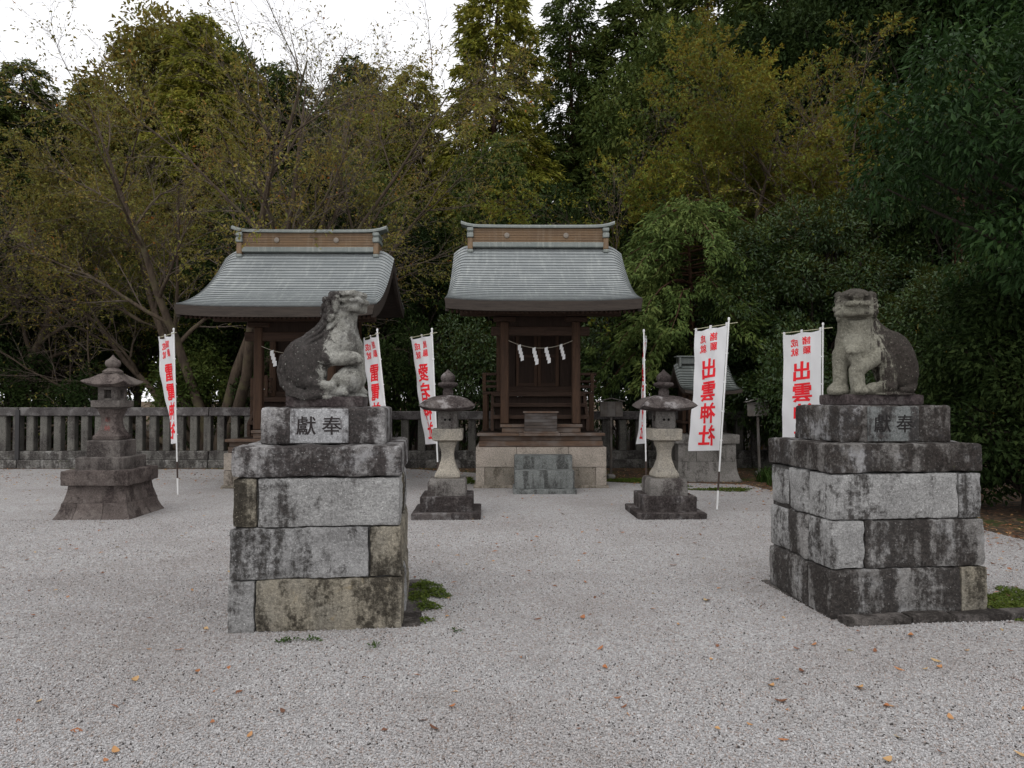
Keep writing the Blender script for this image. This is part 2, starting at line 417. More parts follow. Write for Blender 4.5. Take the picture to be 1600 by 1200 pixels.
# shrine woods and roofs
M['wood_post'] = wood('wood_post', (.082, .048, .031), (.05, .031, .022), 'z')
M['wood_beam'] = wood('wood_beam', (.064, .04, .029), (.038, .025, .019), 'x')
M['wood_beam_y'] = wood('wood_beam_y', (.064, .04, .029), (.038, .025, .019), 'y')
M['wood_panel'] = wood('wood_panel', (.04, .026, .02), (.026, .018, .014), 'z')
M['wood_grey'] = wood('wood_grey', (.14, .09, .06), (.075, .052, .042), 'x', grey=(.17, .15, .135))
M['wood_eave'] = wood('wood_eave', (.062, .05, .042), (.04, .033, .029), 'x')
M['sign_wood'] = wood('sign_wood', (.10, .085, .072), (.065, .055, .048), 'z', grey=(.16, .15, .14))
M['sign_pale'] = wood('sign_pale', (.24, .215, .19), (.17, .15, .135), 'z', grey=(.27, .26, .25))
M['box_wood'] = wood('box_wood', (.085, .068, .058), (.045, .037, .033), 'x', grey=(.13, .12, .115))

def copper(name, c1, c2, pale):
    t = NT(name); c = t.coord(rnd=False); cr = t.coord()
    col = t.mix(t.step(t.noise(t.vscale(cr, (1.2, 6, 6)), 1.5, 5, .6), .35, .68), c1, c2)
    col = t.mix(t.math('MULTIPLY', t.step(t.noise(t.vscale(c, (9, 1.2, 1.2)), 1.6, 6, .65), .48, .7), .7), col, pale)
    col = t.mix(t.math('MULTIPLY', t.step(t.noise(cr, 14, 5, .7), .66, .74), .6), col, (.07, .075, .075))
    n = t.noise(c, 9, 4)
    t.bsdf(col, .5, t.bump(n, .25, .006), .5, .0); return t.m
M['copper'] = copper('copper', (.195, .212, .215), (.25, .268, .268), (.34, .36, .35))
M['copper_old'] = copper('copper_old', (.075, .085, .08), (.11, .12, .112), (.17, .185, .17))
M['ridge_copper'] = copper('ridge_copper', (.165, .095, .04), (.115, .066, .03), (.2, .14, .085))
M['ridge_grey'] = copper('ridge_grey', (.15, .17, .16), (.19, .205, .19), (.3, .32, .29))
M['crest'] = plain('crest', (.2, .17, .14), .5)

def cloth_mat():
    t = NT('banner_cloth'); c = t.coord()
    col = t.mix(t.noise(c, 5, 3), (.78, .78, .79), (.83, .83, .84))
    a = t.n('ShaderNodeBsdfDiffuse'); t.put(a.inputs[0], col); b = t.n('ShaderNodeBsdfTranslucent'); t.put(b.inputs[0], col)
    nb = t.bump(t.noise(t.vscale(c, (9, 9, 2)), 1.4, 4), .35, .02); t.put(a.inputs['Normal'], nb)
    x = t.n('ShaderNodeMixShader'); x.inputs[0].default_value = .3
    t.t.links.new(a.outputs[0], x.inputs[1]); t.t.links.new(b.outputs[0], x.inputs[2]); t.t.links.new(x.outputs[0], t.out.inputs[0]); return t.m
M['cloth'] = cloth_mat()
M['red_print'] = plain('red_print', (.72, .025, .035), .8, .1, var=.1)
M['paper'] = plain('paper', (.82, .82, .82), .8, .1, var=.03)
M['white_pole'] = plain('white_pole', (.74, .74, .73), .35, .5, var=.06)
M['dark_pole'] = plain('dark_pole', (.045, .028, .022), .4, .5)
M['bamboo'] = plain('bamboo', (.42, .40, .27), .5, .4)
M['rope'] = plain('rope', (.34, .31, .25), .9, .1)
M['ink'] = plain('ink', (.035, .03, .03), .9, .1)
M['ink_faint'] = plain('ink_faint', (.022, .02, .02), .9, .1)
M['red_carving'] = stone('red_carving', (.32, .12, .105), (.22, .095, .085), dark_amt=.4, bump=.3)
M['hole_shade'] = plain('hole_shade', (.01, .009, .009), .9, .1)  # near-black colour standing for the shade inside an opening
M['joint_dark'] = plain('joint_dark', (.03, .028, .028), .6, .4)

# ground
def gravel_mat():
    t = NT('gravel_sheet'); c = t.coord('Object', rnd=False)
    cr = t.voro(c, 95, 'Color'); v = t.n('ShaderNodeSeparateColor'); t.put(v.inputs[0], cr)
    col = t.ramp(v.outputs[0], [(0, (0.219, 0.207, 0.200)), (.25, (0.324, 0.312, 0.308)), (.55, (0.387, 0.377, 0.373)), (.85, (0.450, 0.443, 0.439)), (1, (0.544, 0.540, 0.535))])
    col = t.mix(t.step(v.outputs[1], .86, .95), col, (.26, .2, .165))
    d = t.voro(c, 95, 'Distance')
    big = t.noise(c, .55, 4, .6); mid = t.noise(c, 1.9, 5, .65); col = t.mix(t.math('MULTIPLY', t.step(big, .42, .68), .45), col, t.mix(.55, col, (.21, .18, .165))); col = t.mix(t.math('MULTIPLY', t.step(mid, .5, .7), .3), col, (.25, .23, .215))
    spots = t.noise(c, 3.3, 5, .7); col = t.mix(t.math('MULTIPLY', t.step(spots, .6, .75), .35), col, (.19, .175, .165))
    h = t.math('SUBTRACT', 1.0, d)
    t.bsdf(col, .85, t.bump(h, .9, .012), .08); return t.m
M['gravel'] = gravel_mat()
def pebble_mat():
    t = NT('pebbles'); r = t.n('ShaderNodeObjectInfo').outputs['Random']; c = t.coord('Object')
    col = t.ramp(r, [(0, (0.043, 0.039, 0.037)), (.035, (0.067, 0.060, 0.057)), (.05, (0.257, 0.244, 0.239)), (.14, (0.319, 0.304, 0.300)), (.4, (0.366, 0.353, 0.351)), (.7, (0.404, 0.393, 0.391)), (.92, (0.447, 0.437, 0.434)), (1, (0.533, 0.528, 0.524))])
    r2 = t.math('FRACT', t.math('MULTIPLY', r, 91.7)); col = t.mix(t.math('MULTIPLY', t.step(r2, .8, .95), .5), col, (.3, .21, .165))
    pos = t.n('ShaderNodeNewGeometry').outputs['Position']
    big = t.noise(pos, .55, 4, .6); mid = t.noise(pos, 1.9, 5, .65); col = t.mix(t.math('MULTIPLY', t.step(big, .42, .68), .35), col, (.21, .18, .165)); col = t.mix(t.math('MULTIPLY', t.step(mid, .5, .7), .3), col, (.25, .23, .215))
    t.bsdf(col, .85, None, .08); return t.m
M['pebble'] = pebble_mat()
def soil_mat():
    t = NT('soil'); c = t.coord('Object', rnd=False)
    col = t.mix(t.step(t.noise(c, 1.7, 5, .6), .4, .6), (.05, .038, .028), (.085, .06, .042))
    col = t.mix(t.step(t.noise(c, 1.1, 5, .65), .52, .62), col, (.045, .06, .018))
    v = t.n('ShaderNodeSeparateColor'); t.put(v.inputs[0], t.voro(c, 22, 'Color'))
    col = t.mix(t.step(v.outputs[0], .72, .8), col, t.mix(v.outputs[1], (.13, .06, .03), (.19, .125, .075)))
    t.bsdf(col, .95, t.bump(t.noise(c, 24, 5, .7), .8, .03), .1); return t.m
M['soil'] = soil_mat()
def dead_leaf_mat():
    t = NT('dead_leaf'); r = t.n('ShaderNodeNewGeometry').outputs['Random Per Island']; r2 = t.n('ShaderNodeObjectInfo').outputs['Random']
    k = t.math('FRACT', t.math('ADD', r, r2))
    col = t.ramp(k, [(0, (.10, .045, .025)), (.35, (.19, .075, .035)), (.6, (.33, .13, .05)), (.8, (.42, .24, .10)), (1, (.36, .29, .16))])
    t.bsdf(col, .6, None, .3); return t.m
M['dead_leaf'] = dead_leaf_mat()

def leaf_mat(name, stops, trans=.35, rough=.55, spec=.08, tint=.25, clump=.9):
    """leaf colours vary from leaf to leaf, in clumps and from tree to tree"""
    t = NT(name); g = t.n('ShaderNodeNewGeometry'); r = g.outputs['Random Per Island']
    oi = t.n('ShaderNodeObjectInfo').outputs['Random']
    n = t.noise(g.outputs['Position'], clump, 3, .5)
    k = t.math('ADD', t.math('MULTIPLY', r, .55), t.math('MULTIPLY', t.step(n, .3, .7), .45))
    k = t.math('ADD', k, t.math('MULTIPLY', t.math('SUBTRACT', oi, .5), tint), True)
    col = t.ramp(k, stops)
    p = t.n('ShaderNodeBsdfPrincipled'); t.put(p.inputs['Base Color'], col); p.inputs['Roughness'].default_value = rough; p.inputs['Specular IOR Level'].default_value = spec
    tr = t.n('ShaderNodeBsdfTranslucent'); t.put(tr.inputs[0], t.mix(.35, col, tuple(min(1, a * 1.2) for a in stops[-1][1])))
    x = t.n('ShaderNodeMixShader'); x.inputs[0].default_value = trans
    t.t.links.new(p.outputs[0], x.inputs[1]); t.t.links.new(tr.outputs[0], x.inputs[2]); t.t.links.new(x.outputs[0], t.out.inputs[0]); return t.m
def bark(name, c1, c2, moss=None):
    t = NT(name); c = t.coord('Object'); n = t.noise(t.vscale(c, (5, 5, 1.2)), 2.2, 5, .65)
    col = t.mix(t.step(n, .35, .65), c1, c2)
    if moss: col = t.mix(t.math('MULTIPLY', t.step(t.noise(c, 2.3, 5, .7), .5, .64), .7), col, moss)
    t.bsdf(col, .9, t.bump(n, .7, .02), .05); return t.m
M['leaf_cherry'] = leaf_mat('leaf_cherry', [(0, (.06, .075, .018)), (.4, (.15, .16, .036)), (.72, (.22, .205, .05)), (.95, (.29, .21, .06)), (1, (.36, .13, .03))], .26)
M['leaf_olive'] = leaf_mat('leaf_olive', [(0, (.04, .066, .01)), (.45, (.11, .15, .022)), (.82, (.21, .225, .036)), (.97, (.28, .23, .04)), (1, (.5, .15, .025))], .26)
M['leaf_rust'] = leaf_mat('leaf_rust', [(0, (.04, .062, .011)), (.45, (.105, .135, .022)), (.8, (.195, .195, .035)), (.955, (.27, .2, .04)), (1, (.48, .14, .025))], .24)
M['leaf_cedar'] = leaf_mat('leaf_cedar', [(0, (.024, .042, .01)), (.5, (.06, .088, .02)), (1, (.12, .135, .032))], .18)
M['leaf_gold'] = leaf_mat('leaf_gold', [(0, (.06, .08, .012)), (.5, (.17, .18, .026)), (1, (.29, .25, .042))], .26)
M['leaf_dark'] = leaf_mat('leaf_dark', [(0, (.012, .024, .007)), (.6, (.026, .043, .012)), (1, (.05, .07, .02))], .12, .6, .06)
M['leaf_hinoki'] = leaf_mat('leaf_hinoki', [(0, (.036, .064, .016)), (.5, (.088, .13, .034)), (1, (.16, .195, .053))], .2)
M['leaf_gloss'] = leaf_mat('leaf_gloss', [(0, (.014, .03, .009)), (.55, (.032, .06, .017)), (.97, (.07, .11, .03)), (1, (.34, .21, .02))], .12, .35, .25)
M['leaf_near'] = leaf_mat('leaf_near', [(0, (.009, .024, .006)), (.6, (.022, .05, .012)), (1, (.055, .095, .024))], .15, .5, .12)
M['bark_cherry'] = bark('bark_cherry', (.10, .076, .055), (.055, .042, .033), (.11, .10, .055))
M['bark_twig'] = bark('bark_twig', (.15, .122, .1), (.095, .076, .062))
M['bark_dark'] = bark('bark_dark', (.06, .048, .04), (.035, .028, .024))
M['bark_red'] = bark('bark_red', (.10, .055, .035), (.06, .036, .025))
M['moss'] = leaf_mat('moss_leaf', [(0, (.04, .06, .012)), (.5, (.075, .11, .02)), (1, (.13, .15, .03))], .2)
M['grass'] = leaf_mat('grass_blade', [(0, (.03, .06, .015)), (1, (.075, .13, .03))], .3)
# ================================================================== the ground
rng = np.random.default_rng(7)
soil = MB(); soil.v = [(-400, -60, 0), (400, -60, 0), (400, 700, 0), (-400, 700, 0)]; soil.f = [(0, 1, 2, 3)]
tag(soil.build('ground', M['soil'], smooth=False), kind='structure')
edge = [(-40, 15.55), (XA(640, 15.5), 15.5), (XA(960, 12.9), 13.0), (XA(1165, 12.5), 12.55), (XA(1215, 11.6), 11.4), (XA(1400, 9.4), 9.3),
        (XA(1520, 8.3), 8.3), (XA(1640, 7.2), 7.2), (9, 5.8), (40, 4.5)]
pts = []
for (x0, y0), (x1, y1) in zip(edge[:-1], edge[1:]):
    n = max(2, int(math.hypot(x1 - x0, y1 - y0) / .12))
    for k in range(n): pts.append((x0 + (x1 - x0) * k / n, y0 + (y1 - y0) * k / n))
pts.append(edge[-1]); P = np.array(pts)
P[:, 1] += .22 * fbm(np.stack([P[:, 0] * 1.3, P[:, 1] * 1.3, P[:, 0] * 0], 1), 4, 3)
top = len(P)
v = [(a, b, .004) for a, b in P] + [(a, -14, .004) for a, b in P]
q = [(i, top + i, top + i + 1, i + 1) for i in range(top - 1)]
gm = bpy.data.meshes.new('gravel'); gm.from_pydata(v, [], q); gm.update(); gm.materials.append(M['gravel'])
bm = bmesh.new(); bm.from_mesh(gm); bmesh.ops.recalc_face_normals(bm, faces=bm.faces)
for f_ in bm.faces:
    if f_.normal.z < 0: f_.normal_flip()
bm.to_mesh(gm); bm.free()
tag(link('gravel_yard', gm), kind='structure')

def edge_y(x):
    return np.interp(x, P[:, 0], P[:, 1])

# real pebbles on the near part of the yard
def pebble_points(y0, y1, dens):
    n = int(dens * (1.75 * (y1 * y1 - y0 * y0) / 2))
    yy = np.sqrt(rng.uniform(y0 * y0, y1 * y1, n)); xx = rng.uniform(-.875, .875, n) * yy + .01 * yy
    return np.stack([xx, yy, np.full(n, .0045) + rng.uniform(0, .0035, n)], 1)
pp = np.concatenate([pebble_points(1.9, 4.2, 9500), pebble_points(4.2, 6.2, 4200), pebble_points(6.2, 9.0, 1500)])
pp = pp[pp[:, 1] < edge_y(pp[:, 0]) - .05]
pm = bpy.data.meshes.new('pebbles'); pm.vertices.add(len(pp)); pm.vertices.foreach_set('co', pp.astype(np.float32).ravel()); pm.update()
peb = link('gravel_pebbles', pm); tag(peb, 'loose pale grey gravel covering the yard', 'gravel', kind='stuff')
ng = bpy.data.node_groups.new('scatter_pebbles', 'GeometryNodeTree')
ng.interface.new_socket('Geometry', in_out='INPUT', socket_type='NodeSocketGeometry'); ng.interface.new_socket('Geometry', in_out='OUTPUT', socket_type='NodeSocketGeometry')
gi = ng.nodes.new('NodeGroupInput'); go = ng.nodes.new('NodeGroupOutput')
ico = ng.nodes.new('GeometryNodeMeshIcoSphere'); ico.inputs['Radius'].default_value = .0055; ico.inputs['Subdivisions'].default_value = 1
sm_ = ng.nodes.new('GeometryNodeSetMaterial'); sm_.inputs['Material'].default_value = M['pebble']
iop = ng.nodes.new('GeometryNodeInstanceOnPoints')
rv = ng.nodes.new('FunctionNodeRandomValue'); rv.data_type = 'FLOAT_VECTOR'; rv.inputs[0].default_value = (0, 0, 0); rv.inputs[1].default_value = (6.28, 6.28, 6.28)
rs = ng.nodes.new('FunctionNodeRandomValue'); rs.data_type = 'FLOAT_VECTOR'; rs.inputs[0].default_value = (.4, .38, .35); rs.inputs[1].default_value = (1.6, 1.25, 1.0); rs.inputs['Seed'].default_value = 5
L_ = ng.links.new
L_(gi.outputs[0], iop.inputs['Points']); L_(ico.outputs['Mesh'], sm_.inputs['Geometry']); L_(sm_.outputs[0], iop.inputs['Instance'])
L_(rv.outputs[0], iop.inputs['Rotation']); L_(rs.outputs[0], iop.inputs['Scale']); L_(iop.outputs[0], go.inputs[0])
md = peb.modifiers.new('scatter', 'NODES'); md.node_group = ng

# ================================================================== stone pedestals with their guardian lions
def sd_ell(P, c, r):
    r = np.array(r); p = P - np.array(c); k0 = np.linalg.norm(p / r, axis=-1); k1 = np.linalg.norm(p / (r * r), axis=-1)
    return k0 * (k0 - 1) / np.maximum(k1, 1e-6)
def sd_cap(P, a, b, ra, rb=None):
    rb = ra if rb is None else rb; a = np.array(a, float); b = np.array(b, float); d = b - a
    h = np.clip(((P - a) @ d) / (d @ d), 0, 1); return np.linalg.norm(P - a - h[..., None] * d, axis=-1) - (ra + (rb - ra) * h)
def unit_(v): return v / np.maximum(np.linalg.norm(v, axis=-1, keepdims=True), 1e-9)
def smin(a, b, k):
    h = np.clip(.5 + .5 * (b - a) / k, 0, 1); return b + (a - b) * h - k * h * (1 - h)
def smax(a, b, k): return -smin(-a, -b, k)
class Sculpt:
    """a smooth union of ellipsoids and tapered limbs on a grid, turned into one continuous surface"""
    def __init__(s, lo, hi, h):
        s.lo = np.array(lo); s.h = h; n = np.ceil((np.array(hi) - s.lo) / h).astype(int) + 1
        g = np.meshgrid(*[s.lo[i] + h * np.arange(n[i]) for i in range(3)], indexing='ij'); s.P = np.stack(g, -1).astype(np.float32); s.F = np.full(n, 9.0, np.float32)
    def win(s, lo, hi, m=.07):
        a = np.clip(np.floor((np.array(lo) - m - s.lo) / s.h).astype(int), 0, None); b = np.ceil((np.array(hi) + m - s.lo) / s.h).astype(int)
        return tuple(slice(int(i), max(int(i) + 1, int(j))) for i, j in zip(a, b))
    def ell(s, c, r, k=.03):
        r = (r,) * 3 if np.isscalar(r) else r; w = s.win(np.array(c) - r, np.array(c) + r)
        s.F[w] = smin(s.F[w], sd_ell(s.P[w], c, r), k); return s
    def cap(s, a, b, ra, rb=None, k=.03):
        m = max(ra, rb or 0); w = s.win(np.minimum(a, b) - m, np.maximum(a, b) + m); s.F[w] = smin(s.F[w], sd_cap(s.P[w], a, b, ra, rb), k); return s
    def rbox(s, c, hf, rz, rr, k=.02):
        m = np.linalg.norm(hf[:2]); w = s.win(np.array(c) - (m, m, hf[2]), np.array(c) + (m, m, hf[2])); p = s.P[w] - np.array(c)
        ca, sa = math.cos(rz), math.sin(rz); q_ = np.abs(np.stack([p[..., 0] * ca + p[..., 1] * sa, -p[..., 0] * sa + p[..., 1] * ca, p[..., 2]], -1)) - (np.array(hf) - rr)
        s.F[w] = smin(s.F[w], np.linalg.norm(np.maximum(q_, 0), axis=-1) + np.minimum(q_.max(-1), 0) - rr, k); return s
    def path(s, pts, r0, r1, k=.012):
        n = len(pts) - 1
        for i in range(n): s.cap(pts[i], pts[i + 1], r0 + (r1 - r0) * i / n, r0 + (r1 - r0) * (i + 1) / n, k)
        return s
    def cut(s, a, b, r, k=.01): w = s.win(np.minimum(a, b) - r, np.maximum(a, b) + r, .03); s.F[w] = smax(s.F[w], -sd_cap(s.P[w], a, b, r), k); return s
    def cut_ell(s, c, r, k=.01): w = s.win(np.array(c) - r, np.array(c) + r, .03); s.F[w] = smax(s.F[w], -sd_ell(s.P[w], c, r), k); return s
    def groove(s, pts, r, k=.006):
        for a, b in zip(pts[:-1], pts[1:]): s.cut(a, b, r, k)
        return s
    def mesh(s, name, mat, amp=.004, seed=0):
        F = s.F.astype(np.float32).copy(); near = np.abs(F) < .03; Pn_ = s.P[near]
        F[near] += amp * fbm(Pn_ * 32, 3, seed) + amp * .9 * fbm(Pn_ * 11, 2, seed + 5)
        In = F < 0; n = F.shape; c = tuple(m - 1 for m in n)
        cnt = np.zeros(c, np.int8); acc = np.zeros(c + (3,), np.float32); ne = np.zeros(c, np.float32)
        sl = lambda o: tuple(slice(o[i], o[i] + c[i]) for i in range(3))
        corners = [(i, j, k) for i in (0, 1) for j in (0, 1) for k in (0, 1)]
        for o in corners: cnt += In[sl(o)]
        for o in corners:
            for ax in range(3):
                if o[ax]: continue
                p = list(o); p[ax] = 1; p = tuple(p); a = F[sl(o)]; b = F[sl(p)]; cr = (a < 0) != (b < 0)
                t = np.where(cr, a / np.where(np.abs(a - b) < 1e-9, 1, a - b), 0)
                pos = np.zeros(c + (3,), np.float32)
                for q_ in range(3): pos[..., q_] = o[q_]
                pos[..., ax] += t; acc += pos * cr[..., None]; ne += cr
        act = (cnt > 0) & (cnt < 8); idx = np.full(c, -1, np.int64); idx[act] = np.arange(act.sum())
        ii = np.argwhere(act); v = s.lo + s.h * (ii + acc[act] / ne[act][:, None]); Q = []
        for ax in range(3):
            b1, b2 = (ax + 1) % 3, (ax + 2) % 3
            s0 = [slice(1, c[i]) for i in range(3)]; s0[ax] = slice(0, c[ax]); s1 = list(s0); s1[ax] = slice(1, c[ax] + 1)
            A = In[tuple(s0)]; B = In[tuple(s1)]; w = np.argwhere(A != B)
            if not len(w): continue
            base = w.copy(); base[:, b1] += 1; base[:, b2] += 1
            def cell(d1, d2):
                k = base.copy(); k[:, b1] -= d1; k[:, b2] -= d2; return idx[k[:, 0], k[:, 1], k[:, 2]]
            q = np.stack([cell(1, 1), cell(0, 1), cell(0, 0), cell(1, 0)], 1); inside = A[tuple(w.T)]
            q[~inside] = q[~inside][:, ::-1]; Q.append(q)
        Q = np.concatenate(Q); Q = Q[(Q >= 0).all(1)]
        return npmesh(name, v, quads=Q, smooth=True, mat=mat)

def lion_left():
    s = Sculpt((-.40, -.27, .05), (.40, .23, .88), .0052); hr = R(-32)
    s.ell((-.165, .0, .27), (.155, .15, .20)).ell((-.12, -.085, .245), (.14, .09, .17)).ell((-.12, .09, .245), (.13, .085, .16))
    s.cap((-.14, 0, .36), (.09, 0, .48), .145, .13, .05).ell((.13, -.015, .45), (.135, .135, .15), .05)
    s.cap((.10, 0, .50), (.13, -.02, .70), .122, .108, .05).cap((.06, 0, .64), (-.08, 0, .43), .06, .09, .05)
    s.ell((.08, -.09, .44), (.08, .06, .12)).ell((.08, .09, .44), (.08, .06, .12))
    # blunt square head, turned towards the yard and tipped back
    s.rbox((.145, -.03, .765), (.105, .10, .075), hr, .045, .03)
    s.rbox((.185, -.06, .712), (.10, .085, .03), hr, .022, .014).rbox((.195, -.066, .762), (.105, .088, .026), hr, .022, .010)
    s.rbox((.165, -.048, .812), (.12, .098, .026), hr, .024, .012).ell((.255, -.105, .805), (.035, .04, .026), .012)
    d = Vector((math.cos(hr), math.sin(hr), 0)); n = Vector((math.sin(hr), -math.cos(hr), 0)); c0 = Vector((.19, -.063, 0))
    side = lambda u, z, o=.0: tuple(c0 + d * u + n * (.09 + o) + Vector((0, 0, z)))
    s.groove([side(-.05, .742), side(.0, .737), side(.05, .741), side(.10, .735)], .011).groove([side(-.06, .80), side(-.02, .786), side(.03, .792), side(.06, .782), side(.10, .788)], .011)
    fr = lambda v, z: tuple(c0 + d * .108 + n * v + Vector((0, 0, z)))
    s.groove([fr(.09, .737), fr(.0, .733), fr(-.09, .737)], .011).groove([fr(.09, .788), fr(-.09, .788)], .011)
    s.cut_ell(side(-.052, .757, .006), (.02, .03, .018), .005)
    for u, z in ((-.02, .765), (.02, .768), (.06, .764), (.09, .766)): s.ell(side(u, z, .002), (.022, .014, .014), .006)
    s.ell((.075, -.125, .745), (.032, .03, .062), .01)
    for k in range(4): s.cut(tuple(Vector((.05, -.155, .79 - k * .03))), (.10, -.162, .785 - k * .03), .0055, .004)
    for x, y, z in [(.03, -.10, .775), (.02, -.098, .735), (.035, -.108, .705), (.06, -.125, .69), (.012, -.09, .69), (.03, -.11, .665), (.05, -.122, .65), (.008, -.085, .65), (.03, -.108, .63),
                    (.0, -.05, .77), (.0, .0, .79), (.005, .05, .76), (-.01, .0, .74), (-.005, .05, .70), (-.012, -.045, .72), (-.02, -.02, .68)]:
        s.ell((x, y, z), .024, .006)
        for j in (-.008, .008): s.cut((x - .016, y - .022, z + j), (x + .014, y - .023, z + j - .003), .0034, .003)
    # locks of the mane running down the back
    sil = np.array([(.0, .70), (-.035, .62), (-.075, .572), (-.13, .53), (-.19, .482), (-.25, .42), (-.295, .345)])
    tn = np.gradient(sil, axis=0); nn_ = unit_(np.stack([-tn[:, 1], tn[:, 0]], 1)) * np.array([[1, 1]]); nn_ *= np.sign(-nn_[:, :1])
    for y in (-.115, -.092, -.066, -.04, -.013, .015, .045, .08):
        Rb = np.linspace(.115, .15, 7); ins = Rb - np.sqrt(np.maximum(Rb ** 2 - y * y * 1.0, 0)); wob = .006 * np.sin(np.arange(7) * 1.7 + y * 60)
        s.path([(a[0] - n_[0] * (k_ + .004), y + w_, a[1] - n_[1] * (k_ + .004)) for a, n_, k_, w_ in zip(sil, nn_, ins, wob)], .0145, .012, .004)
    for (x0, z0) in ((.03, .60), (.0, .545), (.05, .555)):
        s.groove([(x0, -.118, z0), (x0 - .02, -.135, z0 - .05), (x0 - .06, -.145, z0 - .10)], .009)
    s.path([(-.305, -.03, .36), (-.325, -.05, .26), (-.30, -.085, .16), (-.25, -.13, .11)], .02, .02, .01)
    s.path([(-.285, -.075, .34), (-.30, -.10, .25), (-.275, -.12, .16), (-.23, -.15, .12)], .016, .016, .01)
    # tail sweeping round over the plinth
    for dz, dy, e in ((.0, 0, 0), (.022, .004, .02), (.044, .01, .05), (.066, .02, .08), (-.018, .006, -.02)):
        s.path([(-.26, -.13 + dy, .10 + dz), (-.21, -.175 + dy, .07 + dz * .9), (-.14, -.197 + dy, .055 + dz * .75), (-.07, -.20 + dy, .075 + dz * .65), (-.01, -.19 + dy, .095 + dz * .5), (.06 - e, -.18 + dy, .10 + dz * .4)], .018, .011, .004)
    # near foreleg laid on the ball, far foreleg standing
    s.cap((.065, -.10, .44), (.015, -.13, .345), .065, .052).cap((.01, -.135, .34), (.14, -.15, .345), .05, .045, .02)
    s.ell((.19, -.148, .35), (.075, .058, .05), .02)
    for y in (-.19, -.158, -.124): s.ell((.25, y, .335), (.026, .019, .024), .006)
    s.cap((.19, .07, .43), (.24, .075, .12), .06, .05).ell((.26, .06, .105), (.06, .055, .035)).cap((.22, .03, .45), (.25, .05, .2), .06, .055)
    s.ell((.175, -.095, .188), .108, .006)
    # near hind foot
    s.cap((-.10, -.155, .17), (.03, -.175, .145), .047, .038, .02).cap((.05, -.165, .15), (.085, -.15, .215), .034, .026, .02).ell((.105, -.17, .105), (.055, .045, .034), .02)
    for y in (-.205, -.175, -.145): s.ell((.15, y, .095), (.022, .016, .02), .004)
    w = s.win((-.28, -.2, .05), (.32, .16, .12), .0); s.F[w] = np.minimum(s.F[w], sd_ell(s.P[w], (.02, -.02, .07), (.30, .18, .05)))
    s.F = np.maximum(s.F, .072 - s.P[..., 2] - .9 * np.maximum(0, -.185 - s.P[..., 1]) * 3)
    return s.mesh('body', M['statue_left'], .0045, 3)

